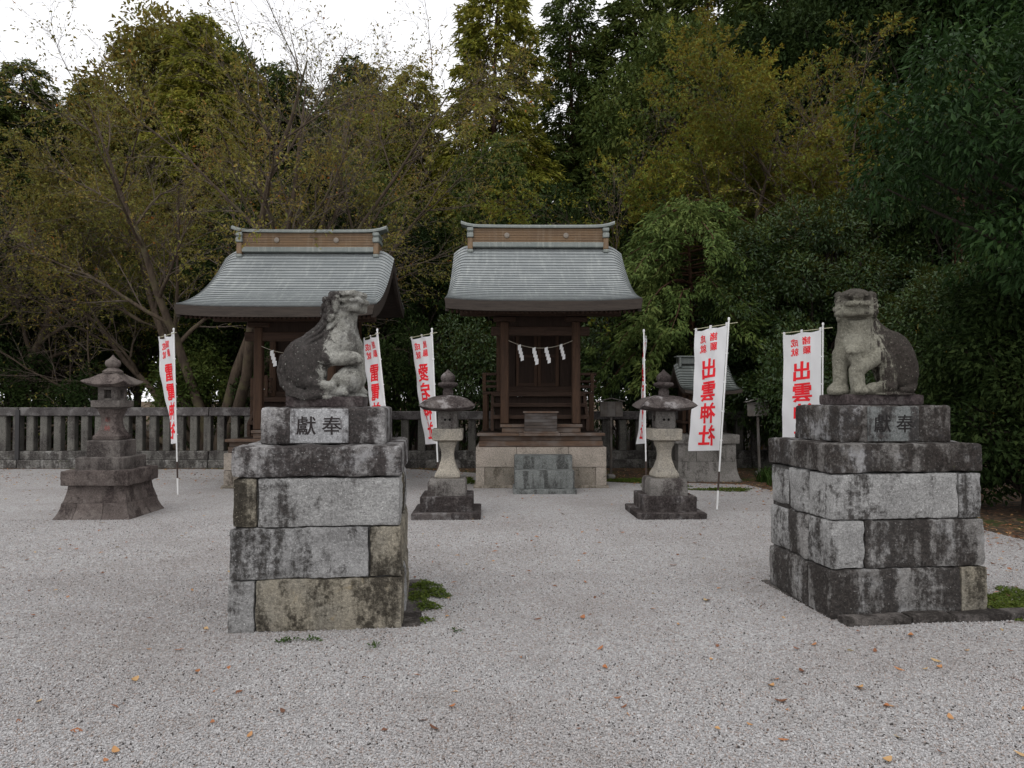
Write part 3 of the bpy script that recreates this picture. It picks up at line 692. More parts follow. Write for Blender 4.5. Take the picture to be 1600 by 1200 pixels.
def lion_right():
    s = Sculpt((-.37, -.33, .05), (.37, .30, .87), .0052)
    s.ell((.175, .08, .30), (.14, .15, .215)).ell((.20, -.04, .24), (.12, .09, .18), .05)
    s.cap((.15, .05, .385), (-.10, -.04, .42), .135, .13, .06).ell((-.115, -.07, .40), (.135, .12, .15), .05)
    s.cap((-.12, -.075, .42), (-.125, -.10, .66), .126, .118, .05).cap((-.05, .0, .62), (.08, .05, .44), .08, .10, .07)
    # broad head facing the visitor, tipped back
    s.rbox((-.127, -.10, .718), (.112, .11, .075), 0, .05, .03).ell((-.13, -.115, .775), (.10, .10, .055), .03)
    s.rbox((-.135, -.175, .655), (.108, .085, .034), R(3), .028, .014).rbox((-.14, -.20, .707), (.088, .085, .025), 0, .024, .006)
    s.ell((-.135, -.18, .772), (.092, .085, .036), .010).ell((-.135, -.25, .75), (.042, .035, .026), .008)
    s.groove([(-.245, -.225, .694), (-.19, -.27, .675), (-.135, -.282, .69), (-.08, -.27, .675), (-.025, -.225, .694)], .014)
    s.groove([(-.24, -.22, .73), (-.19, -.262, .742), (-.135, -.29, .728), (-.08, -.262, .742), (-.03, -.22, .73)], .012)
    for x in (-.19, -.08): s.cut_ell((x, -.245, .765), (.022, .02, .013), .005); s.ell((x, -.238, .765), (.014, .012, .009), .002)
    for x in (-.205, -.175, -.15, -.12, -.095, -.065): s.ell((x, -.282 + 1.2 * (x + .135) ** 2 * 3, .706), (.016, .014, .018), .005)
    for x in (-.175, -.15, -.12, -.095, -.135): s.ell((x, -.245, .775 - abs(x + .135) * .2), (.016, .013, .013), .006)
    s.cut_ell((-.135, -.215, .612), (.09, .05, .016), .012)
    for x in (-.24, -.012):
        for (dx, dy, dz, r_) in ((0, -.13, .775, .03), (.004, -.14, .735, .028), (0, -.15, .70, .026), (-.004, -.10, .79, .026), (0, -.09, .75, .03)): s.ell((x + dx, dy, dz), r_, .005); s.cut((x - .02, dy - r_, dz - .004), (x + .02, dy - r_, dz + .004), .0045, .003)
    for x, y, z in [(-.25, -.13, .72), (-.253, -.14, .685), (-.245, -.155, .65), (-.25, -.11, .65), (-.24, -.13, .615), (-.258, -.09, .69), (-.0, -.14, .735), (.002, -.15, .70), (-.005, -.16, .665), (.008, -.12, .66), (-.01, -.15, .63), (.015, -.08, .70), (.01, -.03, .74),
                    (.015, -.05, .66), (-.03, .0, .76), (-.08, .005, .78), (-.15, .005, .78), (.0, -.09, .61)]:
        s.ell((x, y, z), .023, .006)
        for j in (-.008, .008): s.cut((x - .016, y - .022, z + j), (x + .014, y - .023, z + j - .003), .0034, .003)
    for dx in (.0, .028, .052):              # folds on the shoulder
        s.groove([(-.035 + dx, -.195 + dx * .75, .565), (-.03 + dx, -.197 + dx * .75, .52), (-.07 + dx, -.2 + dx * .6, .49)], .0065)
    # forelegs, one paw raised
    s.cap((-.235, -.10, .36), (-.235, -.13, .10), .056, .05).ell((-.25, -.16, .095), (.06, .07, .036)).ell((-.28, -.10, .10), (.05, .07, .05))
    s.cap((-.135, -.215, .10), (-.145, -.205, .24), .05, .052, .02).cap((-.12, -.215, .26), (-.168, -.215, .355), .045, .042, .02).ell((-.17, -.22, .385), (.056, .05, .038), .014)
    for x in (-.21, -.18, -.148): s.ell((x, -.262, .372), (.018, .016, .02), .005)
    s.groove([(-.22, -.262, .395), (-.17, -.272, .402), (-.12, -.262, .395)], .005)
    s.ell((-.13, -.235, .115), (.05, .045, .034), .015)
    for x in (-.16, -.13, -.10): s.ell((x, -.275, .10), (.017, .02, .02), .004)
    s.cap((.0, -.10, .44), (.03, -.15, .345), .07, .055).cap((.03, -.155, .34), (-.10, -.20, .275), .052, .046, .02).ell((-.108, -.21, .26), (.042, .04, .036), .015)
    # near hind leg
    s.ell((.085, -.12, .22), (.075, .075, .155), .03).cap((.09, -.155, .13), (-.04, -.19, .115), .05, .04, .02).ell((-.055, -.2, .105), (.05, .045, .034), .015)
    for y in (-.225, -.195): s.ell((-.1, y, .095), (.018, .016, .018), .004)
    s.path([(.30, .0, .15), (.25, -.11, .11), (.17, -.16, .105)], .025, .02, .012)
    for x in (.19, .225, .26): s.groove([(x, -.10, .44), (x + .035, -.13, .33), (x + .03, -.14, .20)], .004)
    w = s.win((-.3, -.21, .05), (.3, .17, .12), .0); s.F[w] = np.minimum(s.F[w], sd_ell(s.P[w], (.0, -.02, .07), (.30, .19, .05)))
    s.F = np.maximum(s.F, .072 - s.P[..., 2])
    return s.mesh('body', M['statue_right'], .0045, 8)

def carved(parent, chars, y, z, dxs, size, mat, bold=.012):
    for ch, x in zip(chars, dxs):
        v, f = text_mesh(ch, size, bold)
        m = bpy.data.meshes.new('carved_character'); m.from_pydata([(a, 0, b) for a, b in v], [], f); m.update(); m.materials.append(mat)
        o = link('carved_character', m, parent); o.location = (x, y, z)

def pedestal(label, a, b, front, mats, cap_mat, block_mat, panel_mat, ink, body_label, body_fn, spin, plinth_half, seed, dep=1.0, bh=.255, sdx=0.0, ssc=(1, 1, 1)):
    W_ = (b - a).length; DW = W_ * dep; th = math.atan2(b.y - a.y, b.x - a.x)
    fwd = Vector((-math.sin(th), math.cos(th), 0)); c = (a + b) / 2 + fwd * (DW / 2)
    p = thing('stone_pedestal', label, 'pedestal', (c.x, c.y, 0), th)
    rough_block('base_slab', W_ + .13, DW + .10, .06, M['slab'], .015, .010, .05, seed + 50, parent=p, loc=(.06, .065, -.042))
    z = .002; H = [.33, .322, .313]; g = .010; D = .30
    MB().box(-W_ / 2 + .035, W_ / 2 - .035, -DW / 2 + .04, DW / 2 - .035, .03, .985).build('mortar_core', M['mortar'], p, bevel=.01)
    for k in range(3):
        w = W_ * (1 - .018 * k); wd = DW * (1 - .018 * k); h = H[k]; sd_ = seed + k * 11
        fr = front[k]
        for i in range(len(fr) - 1):
            x0 = -w / 2 + fr[i] * w + (g / 2 if i else 0); x1 = -w / 2 + fr[i + 1] * w - (g / 2 if i < len(fr) - 2 else 0)
            rough_block('stone_block', x1 - x0, D, h, M[mats[k][i]], .008, .0085, .018, sd_ + i, face=.003, parent=p, loc=((x0 + x1) / 2, -wd / 2 + D / 2, z), fine=1.0)
        for sx in (-1, 1):
            ys = [-wd / 2 + D + g, (.06 if k % 2 else -.02), wd / 2 - D - g] if k != 1 and dep > .95 else [-wd / 2 + D + g, wd / 2 - D - g]
            for i in range(len(ys) - 1):
                y0 = ys[i] + (g / 2 if i else 0); y1 = ys[i + 1] - (g / 2 if i < len(ys) - 2 else 0)
                rough_block('stone_block', D, y1 - y0, h, M[mats[k][(k + i) % 2]], .014, .018, .022, sd_ + 5 + i + sx, face=.01, parent=p, loc=(sx * (w / 2 - D / 2), (y0 + y1) / 2, z), fine=.5)
        rough_block('stone_block', w * .46, D, h, M[mats[k][0]], .022, .013, .04, sd_ + 8, face=.012, parent=p, loc=(-w * .26, wd / 2 - D / 2, z))
        rough_block('stone_block', w * .50, D, h, M[mats[k][1]], .022, .013, .04, sd_ + 9, face=.012, parent=p, loc=(w * .24, wd / 2 - D / 2, z))
        z += h + g
    cw = W_ * .985
    cap = rough_block('cap_slab', cw, DW * .985, 1.195 - z, cap_mat, .016, .012, .02, seed + 33, parent=p, loc=(0, 0, z), fine=.55)
    bw, bd = .84, min(.66, DW * .72)
    blk = rough_block('inscribed_block', bw, bd, bh, block_mat, .018, .009, .02, seed + 41, parent=p, loc=(.01, 0, 1.193), fine=.5)
    pan = MB().box(-.195, .195, -bd / 2 - .0095, -bd / 2 + .03, .012, bh - .008).build('inscription_panel', panel_mat, blk, bevel=.004)
    pan.location = (-.03, 0, 0)
    carved(pan, '獻奉', -bd / 2 - .0112, bh * .52, (-.088, .082), .135, ink)
    st = thing('guardian_lion_statue', body_label, 'statue', (c.x, c.y, 1.195 + bh), th)
    pl = rough_block('plinth', plinth_half[1] - plinth_half[0], .38, .078, M['statue_plinth'], .012, .006, .03, seed + 44, parent=st, loc=(sum(plinth_half) / 2, 0, 0))
    pl.scale = (ssc[0], min(1, bd / .40), 1); pl.location.x += sdx
    bo = link('body', body_fn(), st); bo.rotation_euler = (0, 0, spin); bo.location = (sdx, 0, 0); bo.scale = ssc
    return p

G_L = [GR(355, 991), GR(628, 982)]
pedestal('pale grey block pedestal with yellow lichen on its bottom stone, beside green moss', G_L[0], G_L[1], [(0, .155, 1), (0, .81, 1), (0, .145, 1)],
         [('granite_clean', 'granite_ochre'), ('granite', 'granite_ochre'), ('granite_ochre', 'granite_clean')], M['cap_stone'], M['cap_stone'], M['panel_stone'], M['ink'],
         'seated stone guardian lion with dark back, forepaw on a ball and head turned', lion_left, R(8), (-.25, .30), 100, 1.0, .255, -.035, (.97, 1, 1.0))
G_R = [GR(1299, 969), GR(1543, 960)]
pr_ = pedestal('dark stained block pedestal with a stone kerb at its foot', G_R[0], G_R[1], [(0, .83, 1), (0, .215, 1), (0, .845, 1)],
         [('granite_dark', 'granite_ochre'), ('granite_clean', 'granite_dark'), ('granite_clean', 'granite')], M['cap_dark'], M['cap_dark'], M['panel_dark'], M['ink_faint'],
         'stone guardian lion facing the yard with one forepaw raised before its chest', lion_right, R(-20), (-.31, .30), 200, .80, .268, .03, (1, 1, 1.05))
for i, (x0, x1) in enumerate([(-.56, -.10), (-.09, .22), (.23, .62), (.63, 1.05)]):
    rough_block('kerb_stone', x1 - x0, .13, .055, M['slab'], .012, .008, .03, 260 + i, parent=pr_, loc=((x0 + x1) / 2, -.56 + .01 * (i % 2), -.004))

# ================================================================== stone lanterns
def jewel(parent, zb, r, ring, mat, seed):
    m = MB(); k = r
    prof = [(k * .72, 0), (k * .72, .07), (k * .62, .085), (k * .6, .10)] + ([(k * 1.28, .13), (k * 1.42, .155), (k * 1.3, .175), (k * .85, .185)] if ring else [(k * .9, .11), (k * .7, .12)])
    z0 = prof[-1][1]
    prof += [(k * .92, z0 + .02), (k * 1.03, z0 + .05), (k * .93, z0 + .085), (k * .62, z0 + .115), (k * .3, z0 + .138), (k * .08, z0 + .165)]
    m.lathe(prof, (0, 0, zb), 20); o = m.build('finial', mat, parent, sharp=60)
    return o
def lantern_pair(label, px, Yc):
    t = thing('stone_lantern', label, 'stone lantern', (XA(px, Yc), Yc, 0), R(1.5))
    s = int(px)
    sq_lathe('ground_slab', [(.43, -.01), (.435, .075), (.42, .085)], M['lantern_dark'], t, .02, 12, .04, .006, s)
    sq_lathe('foot_block', [(.335, .083), (.335, .268), (.325, .278)], M['lantern_dark'], t, .03, 9, .03, .005, s + 1)
    sq_lathe('middle_block', [(.245, .276), (.245, .44), (.225, .488)], M['lantern_grey'], t, .04, 8, .03, .005, s + 2)
    sq_lathe('shaft', [(.15, .486), (.165, .51), (.16, .545), (.118, .62), (.085, .72), (.078, .79), (.086, .86), (.108, .915), (.115, .945), (.10, .97)], M['lantern_pale'], t, .14, 6, .02, .003, s + 3)
    sq_lathe('platform_slab', [(.15, .968), (.193, .985), (.197, 1.118), (.188, 1.128)], M['lantern_pale'], t, .07, 8, .03, .004, s + 4)
    fb = sq_lathe('fire_box', [(.118, 1.126), (.126, 1.16), (.126, 1.33), (.115, 1.362)], M['lantern_grey'], t, .12, 6, .03, .003, s + 5)
    for dx in (-.03, .03):
        h = MB().lathe([(.016, 0), (.016, .012)], n=14).build('vent_shade_disc', M['hole_shade'], fb); h.rotation_euler = (R(90), 0, 0); h.location = (dx, -.1225, 1.245)  # solid dark discs; the shade of the vents is put into their colour
    h = MB().lathe([(.02, 0), (.02, .012)], n=14).build('vent_shade_disc', M['hole_shade'], fb); h.rotation_euler = (R(90), 0, R(-90)); h.location = (-.1225, 0, 1.26); h.scale = (1, 1.9, 1)
    sq_lathe('roof', [(.16, 1.352), (.30, 1.372), (.335, 1.393), (.328, 1.41), (.295, 1.455), (.24, 1.505), (.17, 1.54), (.11, 1.556), (.09, 1.56)], M['lantern_roof'], t, .05, 10, .02, .006, s + 6, up=.04, sharp=60, nscale=10)
    jewel(t, 1.55, .095, True, M['lantern_roof'], s)
    return t
lantern_pair('pale waisted stone lantern with domed roof beside the white banner, left of the shrine steps', 700, 9.32)
lantern_pair('pale waisted stone lantern with upturned roof corners in front of the little side shrine', 1037, 9.32)

def lantern_brown():
    Yc = 9.42; t = thing('stone_lantern', 'tall brown stone lantern with red carved letters on stepped base near the fence', 'stone lantern', (XA(176, Yc), Yc, 0), R(1))
    B = M['brown_andesite']; Gm = M['brown_grey']
    # the flared foot is built of separate stones
    def flare(zs, hw, joints, seed):
        for side in range(4):
            js = joints if side % 2 == 0 else joints[:1] + joints[-1:]
            for i in range(len(js) - 1):
                ring = []
                V = []; n = 9; mz = 6
                for a in range(mz + 1):
                    f = a / mz; zz = zs[0] + (zs[1] - zs[0]) * f; h = hw[0] + (hw[1] - hw[0]) * (1 - (1 - f) ** 1.7)
                    for k in range(n + 1):
                        u = js[i] + (js[i + 1] - js[i]) * k / n; gap = .003 / h
                        u = u + (gap if k == 0 and i else 0) - (gap if k == n and i < len(js) - 2 else 0)
                        V.append((u * h, -h, zz))
                for a in range(mz + 1):
                    for k in range(n + 1):
                        x, y, zz = V[a * (n + 1) + k]; V.append((x * .6, y + .22, zz))
                V = np.array(V); V[:len(V) // 2] += .007 * np.stack([fbm(V[:len(V) // 2] * 12, 3, seed + side), fbm(V[:len(V) // 2] * 12, 3, seed + 30 + side), 0 * V[:len(V) // 2, 0]], 1)
                c_, s_ = math.cos(side * math.pi / 2), math.sin(side * math.pi / 2)
                V = np.stack([V[:, 0] * c_ - V[:, 1] * s_, V[:, 0] * s_ + V[:, 1] * c_, V[:, 2]], 1)
                o_ = (mz + 1) * (n + 1); idx = lambda a, k, b=0: b * o_ + a * (n + 1) + k; q = []
                for a in range(mz):
                    for k in range(n): q.append((idx(a, k), idx(a, k + 1), idx(a + 1, k + 1), idx(a + 1, k)))
                    q.append((idx(a, 0), idx(a + 1, 0), idx(a + 1, 0, 1), idx(a, 0, 1))); q.append((idx(a, n), idx(a, n, 1), idx(a + 1, n, 1), idx(a + 1, n)))
                for k in range(n):
                    q.append((idx(0, k), idx(0, k, 1), idx(0, k + 1, 1), idx(0, k + 1))); q.append((idx(mz, k), idx(mz, k + 1), idx(mz, k + 1, 1), idx(mz, k, 1)))
                link('foot_stone', npmesh('foot_stone', V, quads=np.array(q), smooth=True, sharp=40, mat=B), t)
    flare((-.01, .20), (.485, .405), (-1, -.52, .28, 1), 5)
    flare((.203, .42), (.40, .355), (-1, 1), 25)
    rough_block('foot_slab', .84, .84, .19, B, .015, .011, .025, 71, parent=t, loc=(0, 0, .418), fine=.6)
    sq_lathe('tier_block', [(.305, .606), (.305, .755), (.29, .768)], Gm, t, .03, 9, .03, .004, 72)
    sq_lathe('upper_block', [(.212, .766), (.212, .965), (.20, .978)], Gm, t, .03, 8, .03, .004, 73)
    sh = sq_lathe('shaft', [(.14, .976), (.168, .985), (.172, 1.03), (.155, 1.045), (.118, 1.11), (.098, 1.19), (.098, 1.26), (.115, 1.33), (.13, 1.365), (.13, 1.385)], B, t, .13, 6, .02, .003, 74)
    sq_lathe('platform_slab', [(.13, 1.383), (.185, 1.41), (.188, 1.485), (.18, 1.495)], Gm, t, .05, 8, .03, .003, 75)
    fb = MB()
    for sx in (-1, 1):
        for sy in (-1, 1): fb.box(sx * .085 - .04, sx * .085 + .04, sy * .085 - .04, sy * .085 + .04, 1.52, 1.635)
    fb.box(-.126, .126, -.126, .126, 1.493, 1.521).box(-.126, .126, -.126, .126, 1.634, 1.672)
    fb.build('fire_box', Gm, t, bevel=.004)
    sq_lathe('roof', [(.15, 1.665), (.235, 1.688), (.255, 1.703), (.247, 1.722), (.185, 1.775), (.125, 1.83), (.09, 1.85)], B, t, .05, 10, .02, .004, 76, up=.045, sharp=55)
    fo = MB().lathe([(.12, 0), (.125, .03), (.085, .06), (.06, .075), (.085, .10), (.096, .135), (.088, .17), (.05, .195), (.025, .22), (.006, .25)], (0, 0, 1.846), 20).build('finial', B, t, sharp=60)
    for ch, zc in (('奉', 1.245), ('納', 1.135)):
        v, f = text_mesh(ch, .075, .012); m = bpy.data.meshes.new('carved_character')
        yy = lambda z: -np.interp(z, [1.045, 1.11, 1.19, 1.26, 1.33], [.155, .118, .098, .098, .115]) - .0045
        m.from_pydata([(a - .005, float(yy(zc + b)), zc + b) for a, b in v], [], f); m.update(); m.materials.append(M['red_carving']); link('carved_character', m, sh)
lantern_brown()

# ================================================================== stone fences
def fence(label, x0, x1, Y, pitch, pw, ztop, joints):
    t = thing('stone_fence', label, 'fence', ((x0 + x1) / 2, Y, 0), 0); cx = (x0 + x1) / 2; h = (x1 - x0) / 2
    js = [-h] + [j - cx for j in sorted(joints) if x0 + .5 < j < x1 - .5] + [h]
    for i in range(len(js) - 1):
        a, b = js[i] + .008, js[i + 1] - .008
        for nm, mt, d, z0, z1 in (('foot_stone', 'fence_foot', .17, -.01, .185), ('bottom_rail', 'fence_foot', .125, .185, .375), ('top_rail', 'fence_rail', .125, ztop - .185, ztop)):
            boxpart(nm, M[mt], t, a, b, -d, d, z0, z1, .012)
    n = int(2 * h / pitch)
    for k in range(n + 1):
        x = -h + .1 + k * pitch
        if x > h - .05: break
        boxpart('post', M['fence_stone'], t, x - pw / 2, x + pw / 2, -.085, .085, .372, ztop - .182, .012)
    return t
FY = 15.85
xl = XA(35, FY)
fence_l = fence('long low stone fence behind the brown lantern, close-set square posts', XA(-190, FY), XA(520, FY), FY, .299, .155, 1.335, [xl, XA(-120, FY), XA(330, FY)])
boxpart('joint_gap_strip', M['joint_dark'], fence_l, xl - .045 - fence_l.location.x, xl + .045 - fence_l.location.x, -.165, -.128, .19, 1.28, .004)  # dark strip over the gap at the fence joint
fence('dark stone fence with wider-set posts running behind the two shrines', XA(522, FY), XA(1330, FY), FY - .02, .372, .165, 1.25, [XA(700, FY), XA(860, FY), XA(1010, FY), XA(1170, FY)])

# ================================================================== shrines
def roof(parent, hw, ye, yr, yb, ze, zr, s0, n_f, n_b, mat, drop, thick, fold, barge_mat, uplift=.045, raft=40, sheet_x=20):
    r = link('roof', None, parent); r.empty_display_size = .2
    Lf = yr - ye; s1 = 2 * (zr - ze) / Lf - s0; zb = zr - .80 * (zr - ze) * (yb - yr) / Lf * 1.35
    def prof(y):
        y = np.asarray(y, float); t = (y - ye) / Lf; f = ze + Lf * (s0 * t + (s1 - s0) * t * t / 2)
        tb = np.clip((yb - y) / (yb - yr), 0, 2); b = zb + (zr - zb) * (.55 * tb + .45 * tb * tb)
        return np.where(y <= yr, f, b)
    def surf(x, y):
        x = np.asarray(x, float); y = np.asarray(y, float)
        w = np.where(y <= yr, (y - ye) / Lf, (yb - y) / (yb - yr)); w = np.clip(w, 0, 1)
        xf = hw - fold * (.12 + .88 * w); s = np.clip((np.abs(x) - xf) / (hw - xf), 0, 1)
        return prof(y) + uplift * (np.abs(x) / hw) ** 4 * (1 - w) ** 1.5 - drop * s ** 1.7 * w ** .8
    xs = np.concatenate([np.linspace(-1, -1 + fold / hw, 7)[:-1], np.linspace(-1 + fold / hw, 1 - fold / hw, sheet_x), np.linspace(1 - fold / hw, 1, 7)[1:]]) * hw
    n = len(xs)
    def courses(y0, y1, cnt):
        yy = np.linspace(y0, y1, 400); L = np.concatenate([[0], np.cumsum(np.hypot(np.diff(yy), np.diff(prof(yy))))])
        cut = np.interp(np.linspace(0, L[-1], cnt + 1), L, yy)
        for i in range(cnt):
            a, b = cut[i], cut[i + 1] + (cut[i + 1] - cut[i]) * .12 if i < cnt - 1 else cut[i + 1]
            m_ = (a + b) / 2; V = []
            rows = [(a + (.02 if y1 > y0 else -.02), -.006), (a, .021), (m_, .014), (b, .004)]
            for (y, dz) in rows:
                V += list(zip(xs, np.full(n, y), surf(xs, np.full(n, y)) + dz))
            q = [(k * n + j, k * n + j + 1, (k + 1) * n + j + 1, (k + 1) * n + j) for k in range(3) for j in range(n - 1)]
            if y1 < y0: q = [f[::-1] for f in q]
            link('roof_course', npmesh('roof_course', np.array(V), quads=np.array(q), smooth=True, sharp=30, mat=mat), r)
    courses(ye, yr, n_f); courses(yb, yr, n_b)
    # boarding below, eave boards, barge boards
    ys = np.concatenate([np.linspace(ye + .03, yr, 14), np.linspace(yr, yb - .03, 8)[1:]]); V = []; m_ = len(ys)
    for dz in (-.012, -thick):
        for y in ys: V += list(zip(xs * .985, np.full(n, y), surf(xs * .985, np.full(n, y)) + dz))
    o_ = m_ * n; q = [(i * n + j, i * n + j + 1, (i + 1) * n + j + 1, (i + 1) * n + j) for i in range(m_ - 1) for j in range(n - 1)]
    q += [tuple(o_ + k for k in f[::-1]) for f in q]
    q += [(i * n, (i + 1) * n, o_ + (i + 1) * n, o_ + i * n) for i in range(m_ - 1)] + [(i * n + n - 1, o_ + i * n + n - 1, o_ + (i + 1) * n + n - 1, (i + 1) * n + n - 1) for i in range(m_ - 1)]
    link('roof_boarding', npmesh('roof_boarding', np.array(V), quads=np.array(q), smooth=True, sharp=30, mat=barge_mat), r)
    for y, dy in ((ye, -1), (yb, 1)):
        V = []; z = surf(xs, np.full(n, y))
        for (o1, o2) in ((0.0, -.005), (.012, -thick), (-.06, -thick), (-.06, -.005)):
            V += list(zip(xs * (1.003 if o2 > -.01 else .985), np.full(n, y + dy * -o1 * 1.0 + (-dy) * 0.0), z + o2))
        q = [(k * n + j, k * n + j + 1, ((k + 1) % 4) * n + j + 1, ((k + 1) % 4) * n + j) for k in range(4) for j in range(n - 1)]
        q += [(0, n, 2 * n, 3 * n), (n - 1, 4 * n - 1, 3 * n - 1, 2 * n - 1)]
        mm = npmesh('eave_board', np.array(V), quads=np.array(q), smooth=True, sharp=30, mat=barge_mat)
        bm = bmesh.new(); bm.from_mesh(mm); bmesh.ops.recalc_face_normals(bm, faces=bm.faces); bm.to_mesh(mm); bm.free(); link('eave_board', mm, r)
    for sx in (-1, 1):
        for (ya, yb_) in ((ye + .02, yr), (yr, yb - .02)):
            yy = np.linspace(ya, yb_, 12); zz = surf(np.full(12, sx * hw), yy); V = []
            for (x, o2) in ((hw * .998, -.012), (hw * .998, -thick * 1.25), (hw - .06, -thick * 1.25), (hw - .06, -.012)): V += list(zip(np.full(12, sx * x), yy, zz + o2))
            q = [(k * 12 + j, k * 12 + j + 1, ((k + 1) % 4) * 12 + j + 1, ((k + 1) % 4) * 12 + j) for k in range(4) for j in range(11)] + [(0, 12, 24, 36), (11, 47, 35, 23)]
            mm = npmesh('barge_board', np.array(V), quads=np.array(q), smooth=True, sharp=30, mat=barge_mat)
            bm = bmesh.new(); bm.from_mesh(mm); bmesh.ops.recalc_face_normals(bm, faces=bm.faces); bm.to_mesh(mm); bm.free(); link('barge_board', mm, r)
    if raft:
        rl = .75; sl = math.atan(s0 * 1.05); pm_ = MB().box(-.019, .019, -rl / 2, rl / 2, -.026, .026).mesh('rafter', M['wood_beam_y'], bevel=.003)
        for k in range(raft):
            x = -hw * .93 + 2 * hw * .93 * k / (raft - 1); o = link('rafter', pm_, r); y = ye + .09 + rl / 2
            o.location = (x, y, float(surf(x * .8, ye + .09)) - thick - .03 + math.tan(sl) * rl / 2); o.rotation_euler = (sl, 0, 0)
    return r, surf

def shrine(label, X, Y, bh, box_front, seed):
    T = thing('wooden_shrine', label, 'shrine', (X, Y, 0), 0); e = bh - .70
    b = link('stone_base', None, T); b.empty_display_size = .2
    hw, dep = 1.115, 2.45
    def bs(x0, x1, y0, y1, z0, z1, mt, s_): rough_block('base_stone', x1 - x0 - .004, y1 - y0 - .004, z1 - z0 - .004, M[mt], .006, .0022, .06, seed + s_, parent=b, loc=((x0 + x1) / 2, (y0 + y1) / 2, z0))
    zm = .36 + e * .5
    for i, (a, c, mt) in enumerate([(-hw, -.42, 'tuff'), (-.42, .47, 'tuff'), (.47, hw, 'tuff')]): bs(a, c, 0, .4, zm, bh, mt, i)
    for i, (a, c, mt) in enumerate([(-hw, -.96, 'tuff'), (-.96, -.2, 'tuff_dark'), (-.2, .5, 'tuff'), (.5, .93, 'tuff_dark'), (.93, hw, 'tuff')]): bs(a, c, 0, .4, .05, zm, mt, 5 + i)
    for sx in (-1, 1):
        for i, (y0, y1) in enumerate([(.4, 1.3), (1.3, dep)]):
            x0, x1 = (-hw, -hw + .4) if sx < 0 else (hw - .4, hw)
            bs(x0, x1, y0, y1, zm, bh, 'tuff', 12 + i); bs(x0, x1, y0, y1, .05, zm, 'tuff_dark', 15 + i)
    bs(-hw + .4, hw - .4, dep - .4, dep, .05, bh, 'tuff_dark', 19)
    bs(-hw + .39, hw - .39, .39, dep - .39, .05, bh - .05, 'tuff_dark', 20)
    MB().prism([(-.035, -.012), (dep + .03, -.012), (dep + .03, .03), (dep - .005, .053), (.005, .053), (-.035, .03)], 'x', -hw - .035, hw + .035).build('foot_course', M['tuff_dark'], b, bevel=.006)
    # stone steps
    st = link('stone_steps', None, T); st.empty_display_size = .2; sx0, sx1 = -.46, .50
    rough_block('step', sx1 - sx0 + .06, .80, .09, M['step_stone'], .012, .006, .05, seed + 30, parent=st, loc=(.02, -.40, -.012))
    rough_block('step', sx1 - sx0, .36, .285, M['step_stone'], .01, .003, .05, seed + 31, parent=st, loc=(.02, -.53, .078))
    rough_block('step', sx1 - sx0, .345, .505, M['step_stone'], .01, .003, .05, seed + 32, parent=st, loc=(.02, -.176, .078))
    # timber frame on the base
    f = link('timber_frame', None, T); f.empty_display_size = .2
    A, Bm, By, Pn, Wg = M['wood_post'], M['wood_beam'], M['wood_beam_y'], M['wood_panel'], M['wood_grey']
    z = bh
    boxpart('sill_beam', Wg, f, -1.06, 1.06, .05, .17, z + .002, z + .10); boxpart('sill_beam', Wg, f, -1.045, 1.045, .07, .19, z + .102, z + .185)
    for sx in (-1, 1): boxpart('sill_beam', By, f, sx * 1.0 - .06, sx * 1.0 + .06, .192, 2.3, z + .002, z + .183)
    for k, (a, c) in enumerate([(-1.09, -.38), (-.376, .33), (.334, 1.09)]): boxpart('deck_board', Wg, f, a, c, -.02, .20, z + .187, z + .235, .005)
    boxpart('deck_board', Pn, f, -1.07, 1.07, .205, 2.35, z + .187, z + .225, .005)
    dz = z + .235
    boxpart('pillar_sill', Wg, f, -.70, .72, .12, .40, dz + .095, dz + .145); boxpart('pillar_sill_base', Wg, f, -.67, .69, .15, .38, dz + .002, dz + .093)
    for i, (yy, zz) in enumerate([(.48, .30), (.70, .51), (.92, .70)]):
        boxpart('stair_tread', Bm, f, -.83, .83, yy - .13, yy + .11, dz + zz - .07, dz + zz, .005)
        boxpart('stair_riser', Pn, f, -.80, .80, yy - .03, yy, dz + zz - .24, dz + zz - .072, .003)
    for sx in (-1, 1): MB().prism([(.40, dz + .02), (1.0, dz + .5), (1.0, dz + .70), (.40, dz + .26)], 'x', sx * .84 - .03, sx * .84 + .03).build('stair_string', Bm, f, bevel=.004)
    fl = dz + .72
    boxpart('veranda_floor', Bm, f, -1.03, 1.03, .99, 2.2, fl - .05, fl)
    for sx in (-1, 1):
        for yy in (1.03, 2.1): boxpart('veranda_post', A, f, sx * .98 - .045, sx * .98 + .045, yy - .045, yy + .045, dz - .006, fl - .052)
        boxpart('veranda_tie', By, f, sx * .98 - .03, sx * .98 + .03, 1.08, 2.05, dz + .28, dz + .36)
        rl = link('railing', None, f); rl.empty_display_size = .1
        for zz, th in ((.07, .05), (.17, .04), (.30, .05)):
            boxpart('rail', Bm, rl, sx * .86 - .17, sx * .86 + .22, 1.02, 1.02 + th, fl + zz, fl + zz + th, .006)
            boxpart('rail', By, rl, sx * 1.0 - th / 2, sx * 1.0 + th / 2, 1.075, 2.1, fl + zz, fl + zz + th, .006)
        boxpart('rail_post', A, rl, sx * .74 - .03, sx * .74 + .03, .995, 1.055, fl + .002, fl + .40, .006)
        boxpart('rail_post', A, rl, sx * 1.0 - .032, sx * 1.0 + .032, 1.01, 1.074, fl + .002, fl + .34, .006)
    pt = 2.86 + e
